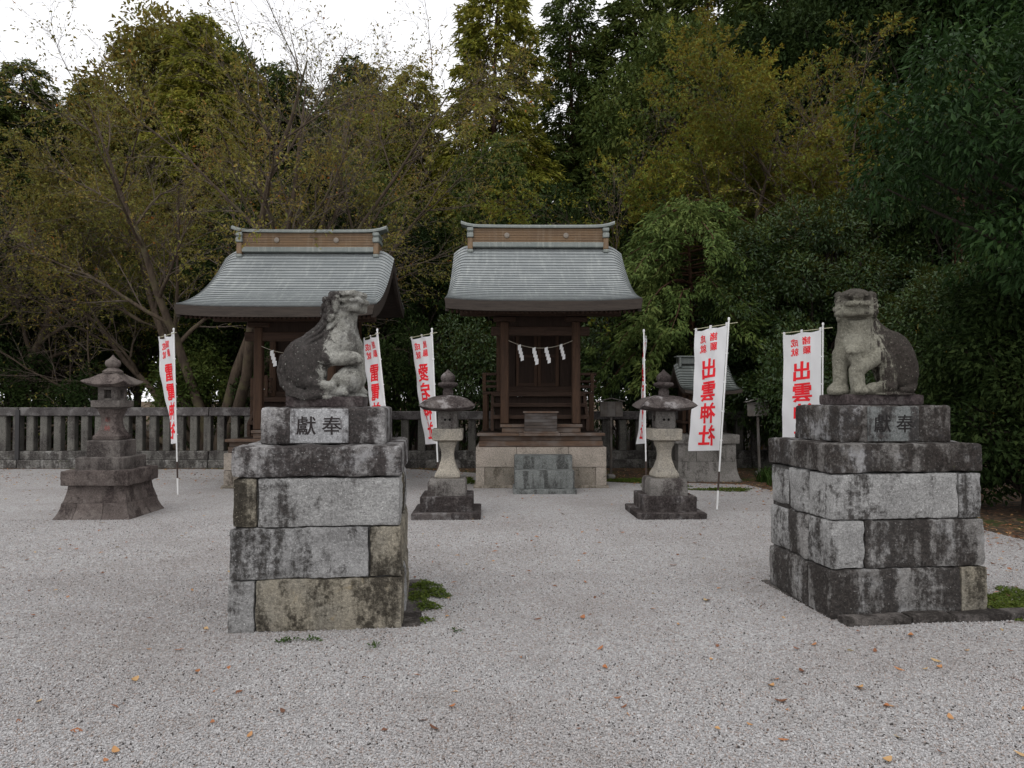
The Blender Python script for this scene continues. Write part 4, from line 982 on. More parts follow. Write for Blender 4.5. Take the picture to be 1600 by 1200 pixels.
    for sx in (-1, 1):
        boxpart('pillar', A, f, sx * .622 - .072, sx * .622 + .072, .20, .344, dz + .147, pt, .016)
        boxpart('bracket', Bm, f, sx * .622 - .20, sx * .622 + .20, .212, .332, pt + .002, pt + .10, .02)
        boxpart('bracket', By, f, sx * .622 - .05, sx * .622 + .05, .34, 1.35, pt - .02, pt + .09, .02)
    boxpart('tie_beam', Bm, f, -.86, .86, .222, .322, pt - .24, pt - .08, .012)
    boxpart('purlin', Bm, f, -1.40, 1.40, .20, .34, pt + .102, pt + .24, .01)
    boxpart('frieze_board', Pn, f, -.56, .56, .25, .29, pt - .08, pt + .10, .003)
    # sanctuary
    c = link('sanctuary', None, T); c.empty_display_size = .2; ct = 3.35 + e
    for sx in (-1, 1):
        for yy in (1.36, 2.12): boxpart('corner_post', A, c, sx * .72 - .06, sx * .72 + .06, yy - .06, yy + .06, fl + .002, ct, .012)
        boxpart('side_wall', Pn, c, sx * .72 - .02, sx * .72 + .02, 1.424, 2.056, fl + .002, ct, .003)
        MB().prism([(1.30, ct + .002), (2.2, ct + .002), (2.0, ct + .35), (1.25, ct + .85), (1.15, ct + .85), (.95, ct + .35)], 'x', sx * .74 - .02, sx * .74 + .02).build('gable_board', Pn, c)
    boxpart('lintel', Bm, c, -.655, .655, 1.31, 1.41, fl + 1.25, fl + 1.40); boxpart('door_sill', Bm, c, -.655, .655, 1.30, 1.42, fl + .002, fl + .10)
    boxpart('upper_panel', Pn, c, -.655, .655, 1.34, 1.38, fl + 1.402, ct, .003); boxpart('back_wall', Pn, c, -.655, .655, 2.1, 2.14, fl + .002, ct, .003)
    for sx in (-1, 1):
        d = boxpart('door', Pn, c, sx * .205 - .2, sx * .205 + .2, 1.345, 1.38, fl + .102, fl + 1.248, .004)
        for ux in (-.17, .17): boxpart('door_stile', A, d, ux - .03, ux + .03, -.032, -.0175, -.57, .57, .003)
        for uz in (-.54, .0, .54): boxpart('door_rail', Bm, d, -.138, .138, -.030, -.0175, uz - .03, uz + .03, .003)
        boxpart('side_panel', Pn, c, sx * .535 - .118, sx * .535 + .118, 1.35, 1.38, fl + .102, fl + 1.248, .004)
    # roof and ridge
    rf, surf = roof(T, 1.575, -.80, 1.20, 2.55, 3.08 + e, 4.40 + e, .30, 24, 12, M['copper'], .15, .165, .27, M['wood_eave'])
    rz = 4.40 + e; rg = link('ridge', None, T); rg.empty_display_size = .2
    boxpart('ridge_foot', M['ridge_grey'], rg, -1.27, 1.27, 1.02, 1.38, rz - .06, rz + .035, .012)
    boxpart('ridge_panel', M['ridge_copper'], rg, -1.225, 1.225, 1.06, 1.34, rz + .037, rz + .30, .004)
    for k in range(5): boxpart('ridge_strip', M['ridge_copper'], rg, -1.224, 1.224, 1.052, 1.348, rz + .075 + k * .046, rz + .084 + k * .046, .003)
    V = MB(); prof_ = []
    xs_ = np.linspace(-1.44, 1.44, 25); zc = rz + .302 + .075 * np.clip((np.abs(xs_) - 1.1) / .34, 0, 1) ** 2 + .012 * (np.abs(xs_) / 1.44) ** 2; hwid = .19 - .07 * np.clip((np.abs(xs_) - 1.2) / .24, 0, 1)
    vv = []; qq = []
    for x, zz, w in zip(xs_, zc, hwid):
        for (dy, dz2) in ((-w, 0), (-w, .035), (-w * .6, .07), (w * .6, .07), (w, .035), (w, 0)): vv.append((x, 1.2 + dy, zz + dz2))
    for i in range(24):
        for k in range(6): qq.append((i * 6 + k, i * 6 + (k + 1) % 6, (i + 1) * 6 + (k + 1) % 6, (i + 1) * 6 + k))
    V.add(vv, qq + [tuple(range(6))[::-1], tuple(24 * 6 + k for k in range(6))]); V.build('ridge_cap', M['ridge_grey'], rg)
    for sx in (-1, 1):
        en = link('ridge_end', None, rg); en.empty_display_size = .1
        for (w, d, z0, z1, mt) in ((.055, .21, -.16, -.10, 'ridge_grey'), (.048, .195, -.098, .115, 'ridge_copper'), (.06, .215, .117, .205, 'ridge_grey'), (.052, .19, .207, .232, 'ridge_grey'), (.06, .215, .234, .30, 'ridge_grey')):
            boxpart('end_block', M[mt], en, sx * 1.262 - w, sx * 1.262 + w, 1.2 - d, 1.2 + d, rz + z0, rz + z1, .012)
    for x in (-.58, .52):
        o = MB().lathe([(.048, 0), (.048, .014), (.03, .02), (.012, .02)], n=18).build('crest', M['crest'], rg); o.rotation_euler = (R(90), 0, 0); o.location = (x, 1.053, rz + .165)
    # straw rope with paper streamers across the porch
    rp = thing('paper_streamer_rope', 'thin rope with white zigzag paper streamers on the front of ' + box_front[1], 'rope', (X, Y + .19, 0))
    zr_ = pt - .33; sag = lambda u: zr_ - .13 * (1 - u * u)
    MB().tube([(u * .555, 0, sag(u)) for u in np.linspace(-1, 1, 17)], .006, 6).build('rope', M['rope'], rp)
    for i, u in enumerate(box_front[2]):
        m = MB(); zt = sag(u) - .004; w = .05; ang = [.3, -.25, .15, .45][i % 4]; sc = [1.0, 1.08, 1.0, .95][i % 4]
        for k in range(4):
            dx = k * .017 - .02; z1 = zt - k * .062 * sc; z0 = z1 - .088 * sc; yk = -.003 * (k % 2) - .001 * k
            P4 = [(dx - .02, z1), (dx + w * .7, z1 + .018), (dx + w * .7, z0 + .018), (dx - .02, z0)]
            m.prism([(a_ - .012, b_) for a_, b_ in P4], 'y', yk - .0008, yk + .0008)
        o = m.build('paper_streamer', M['paper'], rp, smooth=False); o.location = (u * .555, -.01, 0); o.rotation_euler = (0, 0, ang)
    return T
SH_X, SH_Y = XA(845.5, 12.1), 12.1
sh1 = shrine('weathered wooden shrine with offering box and stone steps, four paper streamers at its front', SH_X, SH_Y, .70, (True, 'the offering box shrine', (-.62, -.16, .22, .68)), 300)
sh2 = shrine('weathered wooden shrine standing behind the lion with the ball', SH_X - 4.27, SH_Y, .60, (False, 'the ball lion shrine', (-.62, -.12, .3, .72)), 400)
# offering box in front of the door
ob_ = thing('offering_box', 'low dark slatted wooden offering box on the shrine deck', 'offering box', (SH_X - .005, SH_Y + .03, .936), 0)
for k in range(6): boxpart('board', M['box_wood'], ob_, -.275, .275, -.045 + .001 * (k % 2), -.02, .03 + k * .052, .03 + k * .052 + .049, .004)
for sx in (-1, 1): boxpart('side_board', M['box_wood'], ob_, sx * .265 - .014, sx * .265 + .014, -.018, .085, .03, .34, .003)
boxpart('back_board', M['box_wood'], ob_, -.25, .25, .06, .085, .03, .34, .003)
boxpart('base_board', M['wood_grey'], ob_, -.30, .30, -.055, .088, 0, .028, .004); boxpart('top_board', M['wood_grey'], ob_, -.30, .30, -.06, .088, .342, .37, .004)

# little side shrine on its own stone base
HX, HY = XA(1105, 13.05), 13.05
hk = thing('small_shrine', 'little wooden side shrine with dark curved roof on a flared stone base', 'shrine', (HX, HY, 0), 0)
hb = link('stone_base', None, hk); hb.empty_display_size = .2
sq_lathe('flared_foot', [(.62, -.012), (.62, .03), (.60, .04), (.57, .12), (.548, .22), (.54, .36)], M['hokora_stone'], hb, .02, 10, .03, .003, 501, loc=(0, .55, 0))
for i, (a, c) in enumerate([(-.535, -.2), (-.196, .345), (.349, .535)]): rough_block('base_stone', c - a, .5, .33, M['hokora_stone'], .006, .002, .06, 510 + i, parent=hb, loc=((a + c) / 2, .27, .362))
for i, (a, c) in enumerate([(-.535, -.05), (-.046, .535)]): rough_block('base_stone', c - a, .56, .33, M['hokora_stone'], .006, .002, .06, 515 + i, parent=hb, loc=((a + c) / 2, .80, .362))
rough_block('cap_slab', 1.19, 1.14, .165, M['hokora_stone'], .01, .003, .06, 520, parent=hb, loc=(0, .555, .695))
hf = link('timber_frame', None, hk); hf.empty_display_size = .1
for sx in (-1, 1):
    boxpart('pillar', M['wood_post'], hf, sx * .27 - .035, sx * .27 + .035, .12, .19, .862, 1.58, .006)
    boxpart('corner_post', M['wood_post'], hf, sx * .30 - .03, sx * .30 + .03, .48, .54, .862, 1.75, .006)
    boxpart('side_wall', M['wood_panel'], hf, sx * .30 - .01, sx * .30 + .01, .542, .95, .862, 1.75, .003)
boxpart('door', M['wood_panel'], hf, -.265, .265, .50, .53, 1.12, 1.72, .003); boxpart('floor', M['wood_beam'], hf, -.36, .36, .40, 1.0, 1.05, 1.10, .004)
boxpart('back_wall', M['wood_panel'], hf, -.28, .28, .93, .95, .862, 1.75, .003)
for i, (y, zz) in enumerate([(.22, .93), (.31, 1.0)]): boxpart('stair_tread', M['wood_beam'], hf, -.22, .22, y, y + .1, .864, zz, .004)
boxpart('tie_beam', M['wood_beam'], hf, -.40, .40, .115, .195, 1.582, 1.66, .006)
rf3, _ = roof(hk, .52, -.35, .41, .95, 1.66, 2.20, .22, 12, 6, M['copper_old'], .05, .06, .09, M['wood_eave'], .035, 0, 10)
boxpart('ridge_panel', M['copper_old'], hk, -.40, .40, .33, .49, 2.18, 2.30, .008); boxpart('ridge_cap', M['copper_old'], hk, -.49, .49, .30, .52, 2.302, 2.335, .01)
for sx in (-1, 1): boxpart('ridge_end', M['copper_old'], hk, sx * .42 - .025, sx * .42 + .025, .29, .53, 2.12, 2.30, .008)

# ================================================================== notice boards
def notice(label, px, Y, w, h, zt, zp, m1, m2, lean=0.0):
    t = thing('notice_board', label, 'notice board', (XA(px, Y), Y, 0), R(4)); t.rotation_euler = (0, R(lean), R(4))
    boxpart('post', m1, t, -.022, .022, .012, .056, -.02, zt - .02, .005)
    for k in range(3): boxpart('board', m2, t, -w / 2 + k * w / 3 + .001, -w / 2 + (k + 1) * w / 3 - .001, -.014, .010, zt - h, zt, .003)
    for sx in (-1, 1):
        o = boxpart('roof_slat', m2, t, -.155 if sx > 0 else -.155, .155, -.06, .075, 0, .016, .003); o.location = (sx * w * .28, .008, zt + .035); o.rotation_euler = (0, sx * R(13), 0); o.scale = (w / .48, 1, 1)
    rough_block('foot_stone', .16, .14, .09, M['hokora_stone'], .03, .012, .03, int(px), parent=t, loc=(.0, .03, -.015))
notice('dark wooden notice board on a post beside the shrine with the offering box', 955, 13.6, .44, .29, 1.47, 0, M['sign_wood'], M['sign_wood'])
notice('pale weathered notice board on a leaning post right of the little side shrine', 1187, 14.2, .45, .28, 1.46, 0, M['sign_pale'], M['sign_pale'], -1.5)

# ================================================================== banners
def banner(label, base, top, phi0, phi1, chars, wave=.03, curl=0.0, seed=0):
    bx, by = base; t = thing('banner', label, 'banner', (bx, by, 0)); h_p = top[2]
    lean = Vector((top[0] - bx, top[1] - by, top[2])); n_ = lean.normalized()
    at = lambda s: n_ * (lean.length * s)
    seg = [(0, .10, 'white_pole'), (.10, .20, 'dark_pole'), (.20, 1.0, 'white_pole')]
    pole = None
    for a, b, mt in seg: MB().tube([at(a) - (Vector((0, 0, .03)) if a == 0 else Vector()), at(b)], .0135 if a < .2 else .0115, 10).build('pole', M[mt], t)
    w, h = .58, 1.76; zt = lean.length - .035
    def pos(u, v, off=0.0):                  # u: distance from the pole, v: distance below the rod
        f = v / h; ph = phi0 + (phi1 - phi0) * f + curl * (u / w) * f
        p = n_ * (zt - v - .045 * (u / w) * (1.0)) + Vector((-u * math.cos(ph), u * math.sin(ph), 0))
        nn = Vector((-math.sin(ph), -math.cos(ph), 0))
        wv = wave * (math.sin(u * 9 + v * 2.3 + seed) * .6 + math.sin(v * 4.1 - u * 5 + seed * 2) * .5) * min(1, u / .2) * min(1, v / .25 + .25) + .006 * math.sin(v * 13 + u * 21 + seed) * min(1, u / .1) + .012 * math.sin((u - .15 * v) * 26 + seed) * min(1, u / .1) * max(0, 1 - v / 1.2)
        scal = .022 * (math.cos(u / w * 4 * math.pi) * .5 - .5) * max(0, 1 - v / .12)
        return p + nn * (wv + off) + Vector((0, 0, scal))
    nu, nv = 20, 50; V = [pos(.022 + (w - .022) * i / nu, .03 + (h - .03) * j / nv) for j in range(nv + 1) for i in range(nu + 1)]
    q = [(j * (nu + 1) + i, j * (nu + 1) + i + 1, (j + 1) * (nu + 1) + i + 1, (j + 1) * (nu + 1) + i) for j in range(nv) for i in range(nu)]
    cl = link('cloth', npmesh('cloth', np.array(V), quads=np.array(q), smooth=True, mat=M['cloth']), t)
    def glyph(ch, uc, vc, size, bold):
        v, f = text_mesh(ch, size, bold)
        m = bpy.data.meshes.new('printed_character'); bm = bmesh.new(); vs = [bm.verts.new((a, b, 0)) for a, b in v]
        for g in f:
            try: bm.faces.new([vs[i] for i in g])
            except ValueError: pass
        bmesh.ops.triangulate(bm, faces=bm.faces); 
        for _ in range(3):
            le = [e for e in bm.edges if e.calc_length() > .035]
            if le: bmesh.ops.subdivide_edges(bm, edges=le, cuts=1); bmesh.ops.triangulate(bm, faces=[f_ for f_ in bm.faces if len(f_.verts) > 3])
        fl = [tuple(v_.index for v_ in f_.verts) for f_ in bm.faces] if not bm.verts.index_update() else None
        VV = [v_.co.copy() for v_ in bm.verts]; bm.free(); n0 = len(VV)
        P2 = [pos(uc + c.x, vc - c.y, .0035) for c in VV] + [pos(uc + c.x, vc - c.y, -.0035) for c in VV]
        m.from_pydata([tuple(p) for p in P2], [], fl + [tuple(i + n0 for i in g[::-1]) for g in fl]); m.update(); m.materials.append(M['red_print'])
        link('printed_character', m, cl)
    for ch, uc, vc in (('諸', .235, .155), ('願', .225, .295), ('成', .415, .17), ('就', .41, .31)): glyph(ch, uc, vc, .125, .022)
    for k, ch in enumerate(chars): glyph(ch, .30 + .0 * k - k * .012, .60 + k * .315, .30, .032)
    # rod, tabs
    rod = MB().tube([pos(-.13, 0) + Vector((0, 0, .002)), pos(w + .02, 0) + Vector((0, 0, .0))], .0055, 8).build('cross_rod', M['bamboo'], t)
    for u in (.035, w * .52, w - .02):
        a = pos(u, -.012); b = pos(u, .055); d = (pos(u + .015, 0) - pos(u - .015, 0)) * .5; nn = Vector((d.y, -d.x, 0)).normalized() * .009
        m = MB(); m.add([a - d + nn, a + d + nn, b + d + nn * .4, b - d + nn * .4, a - d - nn, a + d - nn, b + d - nn * .4, b - d - nn * .4], [(0, 1, 2, 3), (7, 6, 5, 4), (0, 4, 5, 1), (1, 5, 6, 2), (3, 2, 6, 7), (0, 3, 7, 4)]); m.build('tab', M['cloth'], t, smooth=False)
    for v_ in (.42, .82, 1.22, 1.62):
        a = n_ * (zt - v_); b = pos(.028, v_); m = MB().tube([a + Vector((.016, 0, 0)), b], .011, 6); m.build('pole_loop', M['cloth'], t)
    MB().lathe([(.016, 0), (.017, .03), (.010, .04)], tuple(at(1.0) - Vector((0, 0, .004))), 10).build('pole_cap', M['white_pole'], t)
    return t
def bn(label, pxt, pyt, pxb, Y, p0, p1, chars, **k):
    b = GR(pxb, 625 + 1.5 * F_PX / Y); top = PT(pxt, pyt, b.y - .02); banner(label, (b.x, b.y), top, R(p0), R(p1), chars, **k)
bn('narrow white banner with red letters turned nearly edge-on beside the brown stone lantern', 271.5, 516, 278, 11.25, 42, 58, '雷電神社', wave=.035, seed=1)
bn('white banner with red letters half hidden behind the lion with the ball', 589.5, 517, 616, 11.25, 57, 52, '雷電神社', wave=.03, seed=2)
bn('white banner with red letters folding inwards at its foot, behind the domed lantern', 675, 516, 686, 11.2, 47, 64, '愛宕神社', wave=.03, seed=3)
bn('white banner seen edge-on, no lettering in view, next to the lantern with upturned corners', 1006, 518, 1010, 11.35, 105, 86, '愛宕神社', wave=.02, seed=4)
bn('white banner with large red letters in full view, on a leaning pole', 1139, 500, 1120, 9.72, 55, 60, '出雲神社', wave=.026, seed=5)
bn('white banner with red letters, its lower half hidden by the dark stained pedestal', 1286, 508, 1284, 10.3, 42, 45, '出雲神社', wave=.026, seed=6)

# ================================================================== trees
def unit(v): return v / np.maximum(np.linalg.norm(v, axis=-1, keepdims=True), 1e-9)
def tube_mesh(name, lines, mat, sides=5):
    """branches: (points, radii) polylines as tapering tubes, in one mesh"""
    byn = {}
    for p, r in lines: byn.setdefault(len(p), []).append((p, r))
    V = []; Q = []; base = 0
    for n, ls in byn.items():
        P_ = np.array([a for a, b in ls]); R_ = np.array([b for a, b in ls]); m = len(ls)
        T = unit(np.gradient(P_, axis=1)); ref = np.zeros_like(T); ref[..., 0] = 1; ref[np.abs(T[..., 0]) > .8] = (0, 1, 0)
        A = unit(np.cross(T, ref)); B = np.cross(T, A); sd_ = sides if n > 5 else 3
        g = np.arange(sd_) * 2 * math.pi / sd_
        ring = P_[:, :, None] + (A[:, :, None] * np.cos(g)[:, None] + B[:, :, None] * np.sin(g)[:, None]) * R_[:, :, None, None]
        V.append(ring.reshape(-1, 3)); i, j, k = np.meshgrid(np.arange(m), np.arange(n - 1), np.arange(sd_), indexing='ij'); k2 = (k + 1) % sd_
        f = lambda i, j, k: base + (i * n + j) * sd_ + k
        Q.append(np.stack([f(i, j, k), f(i, j, k2), f(i, j + 1, k2), f(i, j + 1, k)], -1).reshape(-1, 4)); base += m * n * sd_
    return npmesh(name, np.concatenate(V), quads=np.concatenate(Q), smooth=True, mat=mat)
def leaf_quads(pos, d, nrm, L, W, fold=.12):
    d = unit(d); s = unit(np.cross(d, nrm)); nn = np.cross(s, d); L = np.asarray(L).reshape(-1, 1); W = np.asarray(W).reshape(-1, 1)
    a = pos; t = pos + d * L - nn * L * fold; m = pos + d * L * .45
    v = np.stack([a, m + s * W / 2 + nn * W * fold, t, m - s * W / 2 + nn * W * fold], 1).reshape(-1, 3)
    return v
def leaf_mesh(name, v, mat):
    return npmesh(name, v, quads=np.arange(len(v)).reshape(-1, 4), smooth=False, mat=mat)

def walk(rg, p, d, L, n, wig, up):
    P_ = [p]; st = L / (n - 1); d = d / np.linalg.norm(d)
    for _ in range(n - 1):
        d = d + rg.normal(0, wig, 3); d[2] += up; d /= np.linalg.norm(d); p = p + d * st; P_.append(p)
    return np.array(P_), d
def spread_tree(rg, stems, lev, leaf_n, leaf_L, leaf_W, leaf_lv=1, droop=.25, bare=(2.0, 4.6, .25), thin=99.0):
    """a broad many-stemmed tree; returns thick lines, twig lines and leaf vertices"""
    thick = []; twigs = []; lp = []; ld = []
    def rec(p, d, L, r, k):
        s = lev[k]; pts, de = walk(rg, p, d, L, s['n'], s['wig'], s['up'])
        rad = r * (1 - np.linspace(0, 1, s['n']) * s.get('tap', .7)) ; (twigs if k >= 2 else thick).append((pts, rad))
        if k >= len(lev) - leaf_lv:
            m = leaf_n if k == len(lev) - 1 else leaf_n // 2; t = rg.uniform(.15, 1.0, m) * (s['n'] - 1); i = np.minimum(t.astype(int), s['n'] - 2)
            q = pts[i] + (pts[i + 1] - pts[i]) * (t - i)[:, None]; lp.append(q + rg.normal(0, .02, q.shape)); dd = unit(pts[i + 1] - pts[i]) * .6 + rg.normal(0, .6, q.shape); dd[:, 2] -= droop; ld.append(dd)
        if k == len(lev) - 1: return
        c = lev[k + 1]; az = rg.uniform(0, 6.28)
        for j in range(c['cnt']):
            t = (c['t0'] + (1 - c['t0']) * (j + rg.uniform(.2, .9)) / c['cnt']) * (s['n'] - 1); i = min(int(t), s['n'] - 2)
            q = pts[i] + (pts[i + 1] - pts[i]) * (t - i); ax = unit(pts[i + 1] - pts[i]); az += 2.4 + rg.normal(0, .4)
            o = np.cross(ax, (0, 0, 1.) if abs(ax[2]) < .95 else (1., 0, 0)); o /= np.linalg.norm(o); o2 = np.cross(ax, o); sd_ = o * math.cos(az) + o2 * math.sin(az)
            an = c['ang'] * rg.uniform(.75, 1.25); dd = ax * math.cos(an) + sd_ * math.sin(an); dd[2] += c.get('lift', 0)
            f = t / (s['n'] - 1); rec(q, dd, c['L'] * rg.uniform(.65, 1.2) * (1 - .35 * f), max(.0035, np.interp(f, [0, 1], [r, r * (1 - s.get('tap', .7))]) * c['rr']), k + 1)
    for p, d, L, r in stems: rec(np.array(p, float), np.array(d, float), L, r, 0)
    lp = np.concatenate(lp); ld = np.concatenate(ld)
    cl = vnoise(lp * .9, 5); keep = rg.uniform(0, 1, len(lp)) < np.clip((lp[:, 2] - bare[0]) / (bare[1] - bare[0]), bare[2], 1) * np.clip(.62 + 1.7 * cl, .06, 1) * np.where(lp[:, 2] > thin, .4, 1); lp = lp[keep]; ld = ld[keep]; n = len(lp)
    nr = rg.normal(0, .6, (n, 3)); nr[:, 2] += .7
    return thick, twigs, leaf_quads(lp, ld, nr, leaf_L * rg.uniform(.45, 1.4, n), leaf_W * rg.uniform(.6, 1.3, n))
def tree_obj(name, label, loc, thick, twigs, lv, bark_m, twig_m, leaf_m, group=None, cat='tree', rz=0.0, sc=1.0):
    t = thing(name, label, cat, loc, rz, group); t.scale = (sc,) * 3
    if thick: link('trunk', tube_mesh('trunk', thick, bark_m, 8), t)
    if twigs: link('branches', tube_mesh('branches', twigs, twig_m, 4), t)
    link('crown', leaf_mesh('crown', lv, leaf_m), t)
    return t
def copy_tree(src, label, loc, rz, sc, leaf_m=None):
    t = src.copy(); COL.objects.link(t); t.location = loc; t.rotation_euler = (0, 0, rz); t.scale = sc if hasattr(sc, '__len__') else (sc,) * 3; t['label'] = label
    for ch in src.children:
        c = ch.copy(); COL.objects.link(c); c.parent = t
        if leaf_m is not None and c.name.startswith('crown'):
            c.material_slots[0].link = 'OBJECT'; c.material_slots[0].material = leaf_m
    return t

# ---- cherry trees with long thin branches
CH = [dict(n=9, wig=.10, up=.03, tap=.9), dict(n=8, wig=.09, up=.025, cnt=8, L=3.6, ang=.85, t0=.34, rr=.55, lift=.06, tap=.75), dict(n=6, wig=.08, up=.0, cnt=10, L=1.5, ang=.65, t0=.15, rr=.45, lift=-.06, tap=.75), dict(n=5, wig=.10, up=.0, cnt=9, L=.62, ang=.6, t0=.1, rr=.5, tap=.6)]
def cherry(seed, label, base, stems, leaf_n, leaf_m, L1=3.6, cnt=(8, 10, 9), leafL=.085, L2=1.5, thin=99.0):
    rg = np.random.default_rng(seed); lev = [dict(a) for a in CH]; lev[1]['L'] = L1; lev[2]['L'] = L2
    for i in range(3): lev[i + 1]['cnt'] = cnt[i]
    th, tw, lv = spread_tree(rg, stems, lev, leaf_n, leafL, leafL * .45, 2, thin=thin)
    return tree_obj('cherry_tree', label, base, th, tw, lv, M['bark_cherry'], M['bark_twig'], leaf_m)
CHX = XA(330, 17.3)
cherry(11, 'many-stemmed cherry tree with bare twigs and thinning leaves beside the ball lion shrine', (CHX, 17.3, 0),
       [((-.1, 0, -.1), (-.45, .05, 1), 7.6, .16), ((0, .1, -.1), (-.15, -.12, 1), 8.6, .15), ((.1, 0, -.1), (.14, .1, 1), 9.4, .16), ((.2, 0, -.1), (.42, -.05, 1), 9.6, .16), ((.0, -.1, -.1), (-.95, -.15, .8), 6.4, .11), ((.15, .1, -.1), (.72, .1, 1), 9.6, .14), ((.05, .1, -.1), (-.75, .1, 1), 7.8, .12), ((.2, .15, -.1), (.3, .05, 1), 11.0, .11), ((.25, .1, -.1), (.5, .0, 1), 11.4, .11), ((.2, .0, -.1), (.4, .25, 1), 10.6, .10)],
       9, M['leaf_cherry'], 4.2, (11, 11, 8), .084, thin=8.0)
cherry(12, 'broad cherry tree with rusty olive leaves standing behind the joint of the long fence', (XA(-30, 18.4), 18.4, 0),
       [((0, 0, -.1), (.4, -.1, 1), 7.0, .17), ((.1, .1, -.1), (-.2, .1, 1), 7.0, .15), ((-.1, 0, -.1), (.12, -.3, 1), 6.6, .13)], 22, M['leaf_cherry'], 3.9, (12, 11, 8), .086)
cherry(13, 'leafy olive cherry tree spreading above the little side shrine', (XA(1130, 18.6), 18.6, 0),
       [((0, 0, -.1), (-.25, -.05, 1), 8.6, .16), ((.1, 0, -.1), (.25, .05, 1), 8.8, .16), ((0, .1, -.1), (-.65, -.1, .9), 7.2, .13), ((0, .2, -.1), (.02, .1, 1), 9.0, .13)], 25, M['leaf_olive'], 3.9, (12, 11, 8), .10)
cherry(14, 'tall olive tree with scattered orange leaves above the glossy evergreen', (XA(1400, 16.6), 16.6, 0),
       [((0, 0, -.1), (-.22, -.08, 1), 9.2, .15), ((.15, 0, -.1), (.12, -.05, 1), 9.4, .15), ((.3, .1, -.1), (.4, -.15, 1), 8.4, .13)], 30, M['leaf_rust'], 3.9, (12, 11, 8), .10)

# ---- conifers
def conifer(seed, label, loc, H, Rr, z0, nb, nsp, leaf_m, bark_m, name='cedar_tree', L=.30, W=.075, droop=.35, rtr=.2, group='tall conifers at the back', blades=6, shape=.75):
    rg = np.random.default_rng(seed)
    tr, _ = walk(rg, np.array([0, 0, -.1]), np.array([0, 0, 1.]), H, 14, .012, .0); thick = [(tr, rtr * (1 - np.linspace(0, .94, 14)))]; tw = []; lp = []; ld = []
    for i in range(nb):
        u = ((i + rg.uniform(0, 1)) / nb) ** .9; z = z0 + (H * .985 - z0) * u; x0 = np.array([np.interp(z, tr[:, 2], tr[:, 0]), np.interp(z, tr[:, 2], tr[:, 1]), z])
        az = i * 2.399 + rg.normal(0, .3); n = 6; lump = vnoise(np.array([math.cos(az) * 1.6, math.sin(az) * 1.6, z * .55]), seed)
        ln = Rr * (1 - u) ** shape * rg.uniform(.6, 1.1) * (1 + .45 * lump) + .25; s = np.linspace(0, 1, n)
        dirv = np.array([math.cos(az), math.sin(az), 0]); pts = x0 + dirv * (s * ln)[:, None]; pts[:, 2] += ln * (.22 * s - droop * 1.3 * s * s); pts[:, :2] += rg.normal(0, .04, (n, 2)) * s[:, None]
        tw.append((pts, .028 * (ln / Rr + .2) * (1 - s * .85)))
        m = max(4, int(nsp * (ln / Rr) ** .8)); t = np.sqrt(rg.uniform(.04, 1, m)) * (n - 1); k = np.minimum(t.astype(int), n - 2); q = pts[k] + (pts[k + 1] - pts[k]) * (t - k)[:, None]
        lat = np.cross(dirv, (0, 0, 1.)); sg = rg.choice([-1, 1], m); fw = rg.uniform(.15, .45, m) * (1.15 - t / (n - 1) * .6) * min(1, ln)
        q = q + (lat * sg[:, None] + dirv * .5) * fw[:, None] * rg.uniform(0, 1, (m, 1)); q[:, 2] -= rg.uniform(0, .22, m) * min(1, ln)
        for _ in range(blades):
            dd = lat * sg[:, None] * rg.uniform(.2, 1, (m, 1)) + dirv * .8 + rg.normal(0, .38, (m, 3)); dd[:, 2] -= droop
            lp.append(q + rg.normal(0, .06, q.shape)); ld.append(dd)
    lp = np.concatenate(lp); ld = np.concatenate(ld); n = len(lp); nr = rg.normal(0, .5, (n, 3)); nr[:, 2] += .8
    return tree_obj(name, label, loc, thick, tw, leaf_quads(lp, ld, nr, L * rg.uniform(.55, 1.2, n), W * rg.uniform(.7, 1.2, n), .2), bark_m, bark_m, leaf_m, group)
def htop(py, Y): return ZA(py, Y)
con = []
cedar = conifer(21, 'tall yellow-green conifer rising between the two shrines', (XA(765, 25), 25, 0), htop(-70, 25), 2.7, 2.6, 250, 40, M['leaf_gold'], M['bark_red'], shape=.42)
cedar_b = conifer(22, 'dark green conifer behind the ridge of the offering box shrine', (XA(905, 28), 28, 0), htop(-35, 28), 3.2, 3.0, 240, 40, M['leaf_cedar'], M['bark_red'], shape=.5)
HA, HB = htop(-70, 25), htop(-35, 28)
